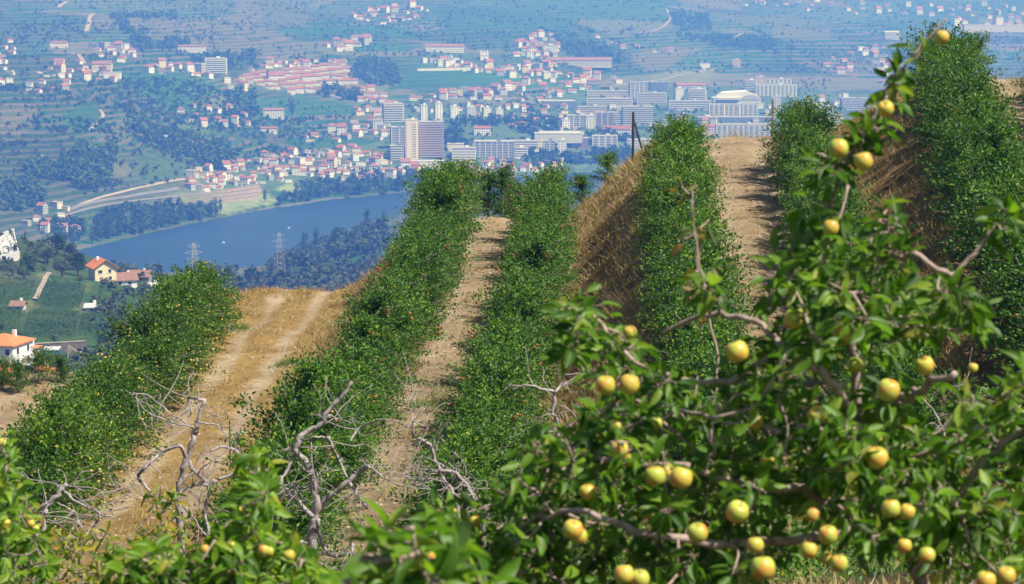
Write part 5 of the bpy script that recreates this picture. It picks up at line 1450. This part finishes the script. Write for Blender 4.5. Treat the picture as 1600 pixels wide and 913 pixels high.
wood('hillside_scrub', [([(-20, 425), (130, 425), (130, 395), (60, 372), (-20, 372)], 60), ([(150, 450), (280, 455), (290, 520), (200, 560), (140, 500)], 90), ([(-20, 560), (20, 610), (140, 610), (290, 560), (180, 530), (130, 560), (50, 565)], 130), ([(170, 425), (280, 440), (300, 450), (170, 436)], 30)], 'scrub and low bushes between the near houses and vine plots', (1.0, 2.4), 'leaf_olive', 44, 6, 1300)

# ------------------------------------------------------------------ foreground: bare dead trees
rd = np.random.default_rng(31)
def smooth_poly(pts, k=4):
    pts = np.asarray(pts, float)
    if len(pts) < 3: return np.linspace(pts[0], pts[-1], k + 1)
    out = []
    q = np.vstack([2 * pts[0] - pts[1], pts, 2 * pts[-1] - pts[-2]])
    for i in range(1, len(q) - 2):
        for t in np.arange(k) / k:
            out.append(0.5 * (2 * q[i] + (q[i + 1] - q[i - 1]) * t + (2 * q[i - 1] - 5 * q[i] + 4 * q[i + 1] - q[i + 2]) * t ** 2 + (3 * q[i] - q[i - 1] - 3 * q[i + 1] + q[i + 2]) * t ** 3))
    out.append(pts[-1])
    return np.array(out)
def knobbly(pts, r0, r1, n=7, k=4):
    p = smooth_poly(pts, k)
    m = len(p)
    r = np.linspace(r0, r1, m) * (1 + rd.normal(0, .10, m))
    step = np.linalg.norm(np.diff(p, axis=0), axis=1).mean()
    p[1:-1] += rd.normal(0, min(step * .12, r0 * .5), (m - 2, 3))
    return tube(p, r, n)
def dead_tree(d, lines, lab, twigs=60):
    s = d / FPX
    base = lines[0][0][0]
    pb = P(base[0], base[1], d); gz = float(ground_near(pb[0], d)[0])
    org = np.array([pb[0], d, gz - .05])
    t = empty('dead_tree', org); tag(t, lab, 'dead tree', 'bare dead apple trees')
    nodes = []
    for i, (pts, r0, r1) in enumerate(lines):
        dd = d + (0 if i == 0 else 1) * np.cumsum(rd.normal(0, .10, len(pts)))
        w = np.array([P(u, v, x) for (u, v), x in zip(pts, dd)])
        if i == 0: w = np.vstack([[org[0] + rd.normal(0, .03), org[1], gz - .2], w])
        V, F = knobbly(w - org, r0 * s * .68, r1 * s * .66)
        b = MB(); b.add(V, F)
        obj('trunk' if i == 0 else 'branch', b.mesh('trunk' if i == 0 else 'branch', M['dead'], True), t)
        sp = smooth_poly(w, 5)
        nodes.append((sp, r0 * s, r1 * s))
    b = MB()
    for _ in range(int(twigs * .85)):
        sp, r0, r1 = nodes[rd.integers(0, len(nodes))]
        k = rd.integers(len(sp) // 4, len(sp)); p = sp[k]
        L_ = rd.uniform(.06, .34); dr = unit(rd.normal(0, 1, 3) + np.array([0, 0, .15]))
        e = p + dr * L_; m = (p + e) / 2 + rd.normal(0, .03, 3); e2 = e + unit(dr + rd.normal(0, .6, 3)) * L_ * .5
        b.tube(smooth_poly([p - org, m - org, e - org, e2 - org], 3), np.linspace(.0045, .0018, 10), 4)
        if rd.random() < .5:
            e3 = m + unit(dr + rd.normal(0, .8, 3)) * L_ * .5
            b.tube([m - org, (m + e3) / 2 - org + rd.normal(0, .01, 3), e3 - org], [.003, .0025, .0015], 4)
    o = obj('twigs', b.mesh('twigs', M['dead'], True), t); o['kind'] = 'stuff'
dead_tree(19, [([(285, 905), (283, 850), (279, 790), (284, 744), (292, 719), (301, 689), (304, 676), (311, 656), (321, 626)], 11, 5), ([(321, 626), (308, 623), (295, 621), (298, 648)], 4.5, 2), ([(292, 719), (281, 697), (250, 710), (225, 733), (216, 744), (226, 758), (240, 775), (262, 790), (272, 802)], 5, 3),
    ([(292, 719), (305, 738), (326, 754), (350, 746), (382, 735)], 5.5, 3), ([(283, 768), (300, 760), (325, 757)], 4, 3), ([(325, 757), (323, 800), (327, 845)], 4, 3.5), ([(304, 672), (285, 658), (255, 638), (230, 618), (208, 614)], 2.6, 1.4), ([(208, 616), (225, 640), (258, 657), (282, 664), (304, 668)], 2.2, 1.8),
    ([(311, 660), (340, 666), (357, 682)], 2.5, 1.5), ([(330, 704), (350, 698), (372, 708), (381, 720), (384, 738)], 3.5, 3), ([(286, 790), (310, 820), (325, 842)], 3, 2), ([(284, 745), (300, 740), (330, 722), (360, 700)], 2, 1), ([(286, 800), (262, 815), (250, 812)], 3, 1.5), ([(318, 640), (345, 652), (372, 655)], 1.6, .8)],
    'bare grey dead tree with square topped trunk before the grassy track', 90)
dead_tree(17, [([(62, 913), (62, 870), (66, 830), (70, 800), (76, 787), (92, 772), (103, 757)], 9, 5), ([(100, 768), (120, 785), (150, 797), (158, 805), (178, 810)], 4, 2), ([(64, 882), (80, 865), (105, 842), (130, 838), (150, 815), (158, 808)], 5.5, 3), ([(61, 844), (45, 820), (28, 808)], 3.5, 2.5), ([(70, 798), (58, 802), (49, 804)], 3, 2.5), ([(103, 757), (125, 765), (150, 768)], 2, .8), ([(90, 786), (110, 797), (122, 812), (132, 826)], 1.8, .8), ([(150, 773), (190, 764), (222, 757)], 1.3, .8)],
    'bare dead tree with forked pale limbs at the lower left', 50)
dead_tree(18, [([(486, 913), (486, 885), (488, 824), (493, 800), (491, 759), (486, 734), (464, 702), (470, 681), (495, 666), (512, 643), (532, 622), (550, 597)], 12, 4), ([(491, 806), (510, 780), (540, 757), (565, 735), (575, 729)], 8, 5.5), ([(575, 729), (590, 740), (607, 752), (650, 765)], 3, 1.5), ([(545, 754), (558, 772), (573, 794)], 4.5, 3.5), ([(489, 808), (462, 780), (445, 764), (424, 760)], 6, 5),
    ([(464, 702), (457, 720), (442, 744), (438, 756)], 5, 3), ([(514, 684), (520, 700), (527, 715), (542, 746)], 4, 3), ([(512, 650), (530, 655), (548, 662)], 3, 2), ([(548, 690), (562, 668), (586, 656)], 2.5, 1.5), ([(497, 812), (503, 850), (520, 868), (545, 865), (553, 850)], 5, 4), ([(484, 850), (468, 850), (455, 868), (465, 890), (475, 913)], 5, 4.5), ([(455, 868), (440, 860), (428, 856)], 3.5, 2), ([(470, 690), (490, 684), (512, 684), (520, 700)], 2.5, 2), ([(490, 760), (470, 765), (452, 790)], 2.2, 1), ([(445, 764), (432, 775), (420, 778)], 3, 2), ([(530, 735), (505, 736), (480, 742)], 1.8, 1), ([(500, 880), (520, 890), (545, 880), (560, 860)], 3.5, 2), ([(470, 905), (440, 900), (418, 912)], 4, 2)],
    'large bare dead tree with long pale limb reaching up before the hedge', 130)
dead_tree(20, [([(720, 913), (718, 835), (712, 777), (696, 754), (686, 734), (677, 706), (671, 693), (651, 686)], 6.5, 3), ([(648, 683), (645, 655), (642, 630)], 1.8, 1), ([(686, 735), (714, 740), (730, 760), (742, 782)], 5, 4), ([(686, 735), (660, 734), (640, 737), (622, 745)], 2, .9), ([(700, 755), (670, 748), (640, 752)], 1.8, .8), ([(690, 740), (700, 722), (712, 705)], 1.8, .8)],
    'thin bare dead tree at the foot of the middle dirt path', 80)
dead_tree(21, [([(900, 760), (886, 710), (872, 681), (866, 655), (865, 616)], 6, 4), ([(867, 613), (845, 607), (820, 603), (799, 612)], 4, 2.5), ([(868, 613), (876, 598), (883, 583)], 3, 2), ([(880, 677), (865, 675), (849, 678)], 3, 2), ([(874, 685), (890, 668), (905, 650)], 2, 1)],
    'small bare stub of a dead tree left of the big apple tree', 30)
dead_tree(16, [([(752, 913), (755, 835), (764, 805), (782, 793), (800, 773), (812, 764), (835, 769), (850, 782), (859, 797)], 8, 4), ([(770, 800), (800, 804), (832, 799)], 4, 2), ([(800, 820), (815, 828), (829, 826)], 3.5, 2.5), ([(764, 805), (756, 795), (740, 790)], 3, 1.5)],
    'low dead branch arching over the leaves in the lower middle', 36)
dead_tree(22, [([(1490, 740), (1478, 690), (1472, 668), (1458, 642), (1440, 621)], 4, 2), ([(1474, 672), (1500, 660), (1522, 640), (1534, 605)], 2.5, 1.2), ([(1478, 690), (1450, 684), (1420, 690)], 2, 1), ([(1500, 660), (1500, 630), (1506, 600)], 1.6, .8)],
    'grey dead twigs showing through behind the big apple tree', 40)

# ------------------------------------------------------------------ foreground: leafy apple trees, leaf by leaf
GREENS = [(0.0, (0.048, 0.125, 0.010)), (0.4, (0.115, 0.245, 0.015)), (0.75, (0.200, 0.350, 0.024)), (0.92, (0.30, 0.43, 0.05)), (1.0, (0.38, 0.34, 0.05))]
YELLS = [(0.0, (0.07, 0.14, 0.02)), (0.35, (0.18, 0.25, 0.03)), (0.75, (0.46, 0.42, 0.04)), (1.0, (0.40, 0.22, 0.04))]
BROWNS = [(0.0, (0.06, 0.10, 0.02)), (0.5, (0.16, 0.17, 0.04)), (1.0, (0.30, 0.17, 0.06))]
for k, c in (('g', GREENS), ('y', YELLS), ('b', BROWNS)):
    for per in ('island', 'object'):
        M['fg_' + k + per] = mat_leaf('near_leaf_' + k + per, c, 0.44, 0.46, 0.4, (0.28, 0.36, 0.17), per)
BARKP = mat_bark('pinkish_apple_bark', (0.22, 0.15, 0.12), (0.46, 0.34, 0.28), 30)

def leaf_shape(curl, fold, twist, seed):
    """one apple leaf a unit long along +x, normal +z: 12 quads, folded at the midrib, curling at the tip"""
    r = np.random.default_rng(seed)
    ts = np.array([0, .12, .3, .5, .7, .88, 1.0]); ws = np.array([.025, .12, .19, .215, .18, .09, .0]) * r.uniform(.85, 1.15)
    V = []
    for t_, w in zip(ts, ws):
        z = -curl * t_ ** 2 * .6; x = t_ * (1 - .12 * abs(curl) * t_)
        for sgn in (-1, 0, 1):
            yy = sgn * w; zz = z + abs(sgn) * w * fold + .02 * math.sin(9 * t_ + sgn)
            a = twist * t_
            V.append([x, yy * math.cos(a) - (zz - z) * math.sin(a), z + yy * math.sin(a) + (zz - z) * math.cos(a)])
    F = []
    for i in range(6):
        for j in (0, 1): F.append([i * 3 + j, (i + 1) * 3 + j, (i + 1) * 3 + j + 1, i * 3 + j + 1])
    return np.array(V), F
LS = [leaf_shape(*a) for a in [(.35, .55, .3, 1), (.8, .45, -.5, 2), (1.2, .7, .6, 3), (.2, .9, -.4, 4), (.6, .35, .9, 5), (-.3, .6, .4, 6), (1.0, .8, -.9, 7)]]
LM = {}
for k in 'gyb':
    LM[k] = [mesh('leaf', v, f, [M['fg_' + k + 'object']], True) for v, f in LS]

def apple_mesh(seed):
    r = np.random.default_rng(seed)
    prof = [(0, .62), (.10, .72), (.26, .86), (.55, .93), (.82, .72), (.98, .28), (1.0, -.08), (.92, -.45), (.72, -.78), (.45, -.95), (.22, -.96), (.10, -.88), (0, -.84)]
    n = 18; V = []; F = []
    for i, (rr, z) in enumerate(prof):
        for k in range(n):
            a = 2 * math.pi * k / n
            m = 1 + .03 * math.sin(5 * a + seed) * max(0, -z)
            V.append([rr * math.cos(a) * m, rr * math.sin(a) * m * r.uniform(.995, 1.005), z * .93])
    for i in range(len(prof) - 1):
        for k in range(n): F.append([i * n + k, (i + 1) * n + k, (i + 1) * n + (k + 1) % n, i * n + (k + 1) % n])
    return mesh('apple', np.array(V), F, [M['apple']], True)
AM = [apple_mesh(i) for i in range(3)]
STEM = MB().tube([[0, 0, .6], [.03, 0, .95], [.12, .04, 1.35]], [.05, .04, .055], 5).mesh('stem', M['bark'])

def fg_tree(name, lab, d, branches, fills, apples, leaf=(.046, .078), seed=1, keep=300, cat='apple tree', bark=None, kindcol='g', perc=(10, 15), extra=()):
    """branches: (part, [(u,v,depth)...], r0, r1); fills: (polygon px, count, dmin, dmax)"""
    r = np.random.default_rng(seed)
    bark = bark or BARKP
    b0 = branches[0][1][0]
    pb = P(*b0); gz = float(ground_near(pb[0], pb[1])[0])
    org = np.array([pb[0], pb[1], gz])
    root = empty(name, org); tag(root, lab, cat)
    sk, skr = [], []
    for i, (part, pts, r0, r1) in enumerate(branches):
        w = np.array([P(*q) for q in pts])
        if i == 0: w = np.vstack([[org[0] + .05, org[1], gz - .15], [org[0] + .02, org[1], (gz + w[0][2]) / 2], w])
        V, F = knobbly(w - org, r0, r1, 9, 5)
        m = MB(); m.add(V, F)
        obj(part, m.mesh(part, bark, True), root)
        sp = smooth_poly(w, 6); sk.append(sp); skr.append(np.linspace(r0, r1, len(sp)))
    nodes = np.concatenate(sk)
    # points to fill with leafy spurs
    tg = []
    for poly, n, d0, d1 in fills:
        poly = np.array(poly, float); c = 0
        while c < n:
            u, v = r.uniform(poly.min(0), poly.max(0))
            if inpoly(np.array([u]), np.array([v]), poly)[0]:
                tg.append(P(u, v, r.uniform(d0, d1))); c += 1
    for q in extra: tg.append(P(*q))
    tg = np.array(tg)
    dn = np.array([np.min(((nodes - q) ** 2).sum(1)) for q in tg])
    tg = tg[np.argsort(dn)]
    tw = MB(); grown = nodes.copy()
    pos, dirs, nrms, lens = [], [], [], []
    for q in tg:
        k = int(np.argmin(((grown - q) ** 2).sum(1))); b = grown[k]
        v = q - b; L_ = np.linalg.norm(v)
        if L_ < .02: continue
        mid = b + v * .5 + r.normal(0, .08 * L_, 3) + np.array([0, 0, -.06 * L_])
        line = smooth_poly([b, mid, q], 4)
        tw.tube(line - org, np.linspace(.0042 + .004 * min(L_, .6), .0022, len(line)), 5)
        grown = np.vstack([grown, line[2:]])
        ax = unit(v + np.array([0, 0, .35]) * L_ + r.normal(0, .3, 3) * L_)
        n = r.integers(*perc) if px(q)[1] > 300 else r.integers(5, 9); ph = r.uniform(0, 6.28)
        a1 = unit(np.cross(ax, r.normal(0, 1, 3))); a2 = np.cross(ax, a1)
        span = r.uniform(.03, .16)
        for j in range(n):
            ph += 2.4 + r.normal(0, .25)
            o = q - ax * span * (1 - j / n) + r.normal(0, .008, 3)
            out = math.cos(ph) * a1 + math.sin(ph) * a2
            dr = unit(out * r.uniform(.7, 1.1) + ax * r.uniform(.15, .8) + np.array([0, 0, r.uniform(-.35, .2)]))
            nm = unit(np.array([.45, -.35, .85]) + ax * .4 + r.normal(0, .35, 3)); nm = unit(nm - dr * (nm @ dr))
            st = o + dr * r.uniform(.012, .028)
            tw.tube([o - org, st - org], [.0013, .0011], 3)
            pos.append(st); dirs.append(dr); nrms.append(nm); lens.append(r.uniform(*leaf))
    o = obj('twigs', tw.mesh('twigs', bark, True), root); o['kind'] = 'stuff'
    pos, dirs, nrms, lens = map(np.array, (pos, dirs, nrms, lens))
    cen = pos + dirs * lens[:, None] / 2
    pu, pv = px(cen.T)
    view = unit(cen - np.array([0, 0, CAMZ]))
    area = lens ** 2 * (np.abs((nrms * view).sum(1)) + .15) / cen[:, 1] ** 2
    area = np.where((pu > -20) & (pu < 1620) & (pv > -20) & (pv < 933), area, 0) * np.exp(-(cen[:, 1] - cen[:, 1].min()) * .5)
    order = np.argsort(-area); single = set(order[:keep].tolist())
    Vs, Fs, off = [], [], 0
    for i in range(len(pos)):
        y_ = np.cross(nrms[i], dirs[i]); Rm = np.column_stack([dirs[i], y_, nrms[i]])
        w = lens[i] * r.uniform(.78, 1.08); kind = r.integers(len(LS))
        if i in single:
            mw = Matrix.Translation(Vector(pos[i] - org)) @ Matrix(Rm.tolist()).to_4x4() @ Matrix.Diagonal((lens[i], w, lens[i], 1))
            lo = obj('leaf', LM[kindcol][kind], root); lo.matrix_local = mw
        else:
            v, f = LS[kind]
            Vs.append((v * np.array([lens[i], w, lens[i]])) @ Rm.T + pos[i] - org); Fs.append(np.array(f) + off); off += len(v)
    if Vs:
        o = obj('leaves', mesh('leaves', np.concatenate(Vs), np.concatenate(Fs), [M['fg_' + kindcol + 'island']], True), root); o['kind'] = 'stuff'
    for u, v, rp, dd in apples:
        dd = dd * (.96 if dd < 8 else 1)
        c = P(u, v, dd)
        a = obj('apple', AM[r.integers(3)], root, c - org, (r.normal(0, .25), r.normal(0, .25), r.uniform(0, 6.28)), rp * dd / FPX * .92)
        obj('stem', STEM, a)
    return root

main_ap = [(1152, 550, 20, 6.7), (983, 601, 18, 6.8), (946, 602, 17, 6.9), (968, 702, 16, 6.8), (985, 718, 13, 7.0), (1024, 744, 18, 6.7), (1064, 747, 20, 6.6), (1050, 740, 17, 6.9), (918, 769, 14, 7.0), (895, 828, 18, 6.5), (905, 838, 15, 6.7), (1152, 800, 20, 6.4), (1090, 833, 18, 6.4),
    (964, 667, 13, 7.1), (1024, 662, 12, 7.2), (1445, 571, 16, 6.9), (1388, 610, 20, 6.7), (1310, 232, 17, 6.9), (1349, 252, 16, 6.8), (1472, 58, 12, 7.0), (1384, 170, 14, 6.9), (1240, 500, 18, 6.9), (1252, 496, 14, 7.1), (1313, 526, 17, 7.0), (1277, 648, 16, 6.8), (1370, 716, 20, 6.6), (1392, 795, 17, 6.4), (1417, 800, 14, 6.6),
    (1294, 836, 17, 6.3), (1311, 881, 16, 6.3), (1413, 853, 13, 6.5), (1448, 868, 15, 6.4), (1270, 805, 13, 6.6), (1264, 860, 15, 6.4), (1290, 872, 11, 6.7), (975, 898, 18, 6.2), (1000, 905, 17, 6.3), (1180, 852, 15, 6.5), (1192, 888, 22, 6.2), (1540, 908, 18, 6.1), (1572, 900, 17, 6.2), (1120, 646, 10, 7.3), (1298, 356, 14, 6.8),
    (1346, 882, 7, 9), (1352, 895, 7, 9.1), (1520, 575, 9, 8.5), (1338, 570, 15, 7.1), (1010, 800, 13, 7.2), (1100, 880, 9, 7.8), (1000, 728, 10, 7.2), (1200, 720, 14, 6.9), (1230, 590, 12, 7.2), (984, 520, 12, 7.1), (1180, 660, 14, 7.0), (816, 775, 10, 7.6), (775, 760, 9, 7.8), (742, 815, 10, 7.5), (725, 822, 9, 7.5), (708, 800, 7, 7.6), (1460, 905, 10, 7), (1375, 690, 12, 7.0), (1230, 655, 9, 7.3)]
fg_tree('apple_tree', 'big leafy apple tree full of yellow apples filling the lower right', 7,
    [('trunk', [(1438, 912, 7.0), (1397, 800, 7.05), (1348, 690, 7.1), (1336, 560, 7.1), (1330, 470, 7.1)], .028, .013),
     ('leader', [(1330, 470, 7.1), (1310, 415, 7.1), (1293, 350, 7.0), (1318, 262, 6.95), (1362, 190, 6.95), (1395, 125, 7.0), (1435, 75, 7.0), (1478, 28, 7.0)], .010, .0025),
     ('branch', [(1348, 690, 7.1), (1332, 655, 6.9), (1308, 610, 6.7), (1272, 576, 6.65), (1228, 545, 6.7), (1180, 503, 6.8), (1110, 492, 6.9), (1035, 520, 7.0)], .017, .006),
     ('branch', [(1330, 465, 7.1), (1350, 415, 6.9), (1390, 406, 6.7), (1440, 402, 6.6), (1485, 428, 6.6), (1530, 385, 6.6), (1556, 352, 6.6)], .012, .005),
     ('branch', [(1348, 660, 7.1), (1410, 625, 6.8), (1450, 605, 6.6), (1492, 583, 6.5)], .012, .009),
     ('branch', [(1340, 690, 7.1), (1300, 674, 6.8), (1220, 670, 6.7), (1150, 661, 6.8), (1060, 640, 7.0)], .011, .004),
     ('branch', [(1397, 800, 7.05), (1250, 765, 6.8), (1100, 742, 6.7), (960, 722, 6.8), (880, 700, 7.0)], .016, .005),
     ('branch', [(1397, 800, 7.05), (1200, 850, 6.6), (1000, 830, 6.5), (900, 800, 6.6), (800, 830, 6.9)], .015, .005),
     ('branch', [(1438, 900, 7.0), (1500, 770, 6.7), (1575, 690, 6.6), (1660, 640, 6.6)], .015, .006),
     ('branch', [(1228, 545, 6.7), (1120, 600, 6.8), (1000, 570, 6.9), (950, 520, 7.0), (918, 478, 7.1)], .010, .004),
     ('branch', [(1365, 735, 7.1), (1425, 715, 6.8), (1500, 690, 6.7)], .010, .005),
     ('branch', [(1110, 492, 6.9), (1098, 440, 6.7), (1088, 380, 6.7), (1080, 312, 6.7)], .005, .002)],
    [([(900, 560), (960, 560), (1080, 590), (1170, 560), (1230, 480), (1330, 490), (1420, 470), (1470, 540), (1420, 620), (1440, 680), (1640, 640), (1640, 800), (1560, 860), (1300, 830), (1180, 930), (860, 930), (850, 720), (900, 640)], 215, 6.4, 8.4),
     ([(860, 640), (1240, 600), (1330, 760), (1180, 900), (820, 900), (760, 830)], 85, 6.4, 8.0),
     ([(880, 470), (960, 480), (1010, 540), (960, 590), (890, 550)], 13, 6.7, 7.3),
     ([(1210, 300), (1290, 280), (1340, 320), (1440, 330), (1440, 400), (1330, 440), (1200, 430)], 23, 6.6, 7.2),
     ([(1330, 440), (1500, 440), (1540, 500), (1480, 560), (1360, 520)], 34, 6.5, 7.4),
     ([(1180, 420), (1300, 420), (1310, 560), (1200, 570)], 19, 6.5, 7.3),
     ([(1500, 600), (1640, 560), (1640, 940), (1480, 940), (1520, 760)], 56, 6.4, 7.8),
     ([(680, 790), (860, 720), (880, 930), (660, 930)], 52, 6.6, 8.2),
     ([(1250, 640), (1500, 680), (1540, 840), (1300, 850)], 62, 6.3, 7.4)],
    main_ap, seed=3,
    extra=[(1478, 26, 7.0), (1452, 62, 7.0), (1436, 82, 6.95), (1408, 110, 6.95), (1398, 128, 6.95), (1385, 150, 6.9), (1372, 172, 6.9), (1390, 190, 6.9), (1345, 215, 6.9), (1325, 235, 6.9), (1340, 240, 6.85), (1310, 255, 6.9), (1290, 245, 6.85), (1300, 285, 6.9), (1325, 290, 6.85), 
           (1468, 42, 7.0), (1422, 100, 7.0), (1405, 140, 6.95), (1358, 195, 6.9), (1338, 205, 6.9), (1275, 240, 6.85), (1350, 232, 6.9), (1376, 205, 6.9), (1300, 262, 6.9), (1315, 275, 6.85), (1556, 350, 6.6), (1545, 365, 6.6), (1565, 360, 6.55), (1530, 380, 6.6), (1500, 405, 6.6), (1575, 345, 6.6), (1085, 320, 6.7), (1082, 345, 6.7), (1092, 400, 6.7), (1088, 430, 6.7), (1100, 455, 6.7), (1075, 440, 6.7)])
fg_tree('apple_tree', 'close blurred apple branch with large leaves at the bottom middle', 4.8,
    [('trunk', [(520, 1010, 4.9), (548, 890, 4.8), (600, 860, 4.8), (645, 825, 4.75)], .014, .005), ('branch', [(560, 885, 4.8), (640, 870, 4.75), (720, 850, 4.8)], .008, .004)],
    [([(570, 850), (620, 830), (700, 840), (760, 870), (800, 940), (540, 940)], 10, 4.6, 5.2), ([(520, 940), (560, 900), (680, 900), (720, 960), (520, 960)], 6, 4.5, 5.2)],
    [(668, 870, 14, 5.2), (452, 868, 10, 6)], (.062, .095), 5, 300, extra=[(645, 818, 4.75), (640, 835, 4.75), (600, 835, 4.8), (690, 840, 4.8)])
fg_tree('apple_tree', 'leafy young apple tree at the bottom left before the dead trees', 7.5,
    [('trunk', [(340, 960, 7.6), (370, 880, 7.5), (395, 800, 7.5), (405, 730, 7.5)], .014, .004), ('branch', [(350, 930, 7.6), (280, 890, 7.4), (215, 870, 7.3)], .009, .004), ('branch', [(372, 870, 7.5), (430, 850, 7.4), (460, 860, 7.3)], .008, .004)],
    [([(390, 700), (430, 760), (440, 850), (330, 870), (340, 820), (375, 790)], 34, 7.1, 8.0), ([(165, 880), (240, 850), (340, 850), (480, 850), (500, 930), (160, 930)], 52, 7.0, 8.2)],
    [(412, 860, 10, 7.2), (420, 862, 9, 7.3), (320, 858, 8, 7.4), (378, 797, 6, 7.6), (392, 802, 6, 7.6), (362, 852, 6, 7.4)], seed=6, keep=280, extra=[(395, 712, 7.5), (405, 725, 7.5), (385, 735, 7.5), (412, 742, 7.5)])
fg_tree('apple_tree', 'leafy apple branches with small yellow fruit along the left edge', 10,
    [('trunk', [(-60, 960, 10.2), (-30, 850, 10.1), (-10, 760, 10), (5, 700, 10)], .018, .006), ('branch', [(-30, 860, 10.1), (10, 830, 9.9), (50, 810, 9.8)], .009, .004), ('branch', [(-40, 900, 10.1), (20, 890, 9.8), (80, 880, 9.7)], .009, .004)],
    [([(-60, 680), (10, 675), (40, 740), (50, 830), (90, 880), (120, 940), (-60, 940)], 75, 9.3, 10.8)],
    [(3, 692, 8, 9.6), (10, 817, 7, 9.6), (48, 818, 7, 9.6), (56, 826, 6, 9.7), (30, 860, 6, 9.6)], seed=7, keep=260, bark=M['bark'])
fg_tree('grape_vine', 'bushy vine with yellowing leaves among the dead trees at lower left', 14,
    [('trunk', [(150, 960, 14), (160, 900, 14), (190, 850, 14)], .016, .006), ('branch', [(150, 930, 14), (120, 880, 13.8), (100, 850, 13.8)], .008, .003), ('branch', [(180, 870, 14), (235, 800, 14.2), (250, 760, 14.3)], .006, .003), ('branch', [(170, 890, 14), (230, 850, 14), (265, 838, 14)], .006, .003)],
    [([(70, 840), (150, 825), (200, 840), (200, 930), (60, 930)], 60, 13, 15), ([(225, 765), (260, 755), (280, 790), (245, 800)], 9, 14, 14.6), ([(215, 830), (290, 815), (295, 850), (220, 860)], 16, 13.6, 14.6), ([(20, 790), (60, 780), (70, 840), (30, 850)], 10, 13.4, 14.6)],
    [], (.045, .08), 8, 200, 'vine', M['bark'], 'y', (5, 8))
fg_tree('apple_sapling', 'brownish young shoot with curled leaves before the right-hand hedge', 9,
    [('trunk', [(1110, 700, 9), (1120, 560, 9), (1096, 450, 9), (1085, 380, 9), (1082, 300, 9)], .008, .002)],
    [([(1062, 290), (1105, 290), (1125, 480), (1060, 470)], 9, 8.9, 9.2)], [], (.05, .08), 9, 120, 'sapling', None, 'b', (4, 7))
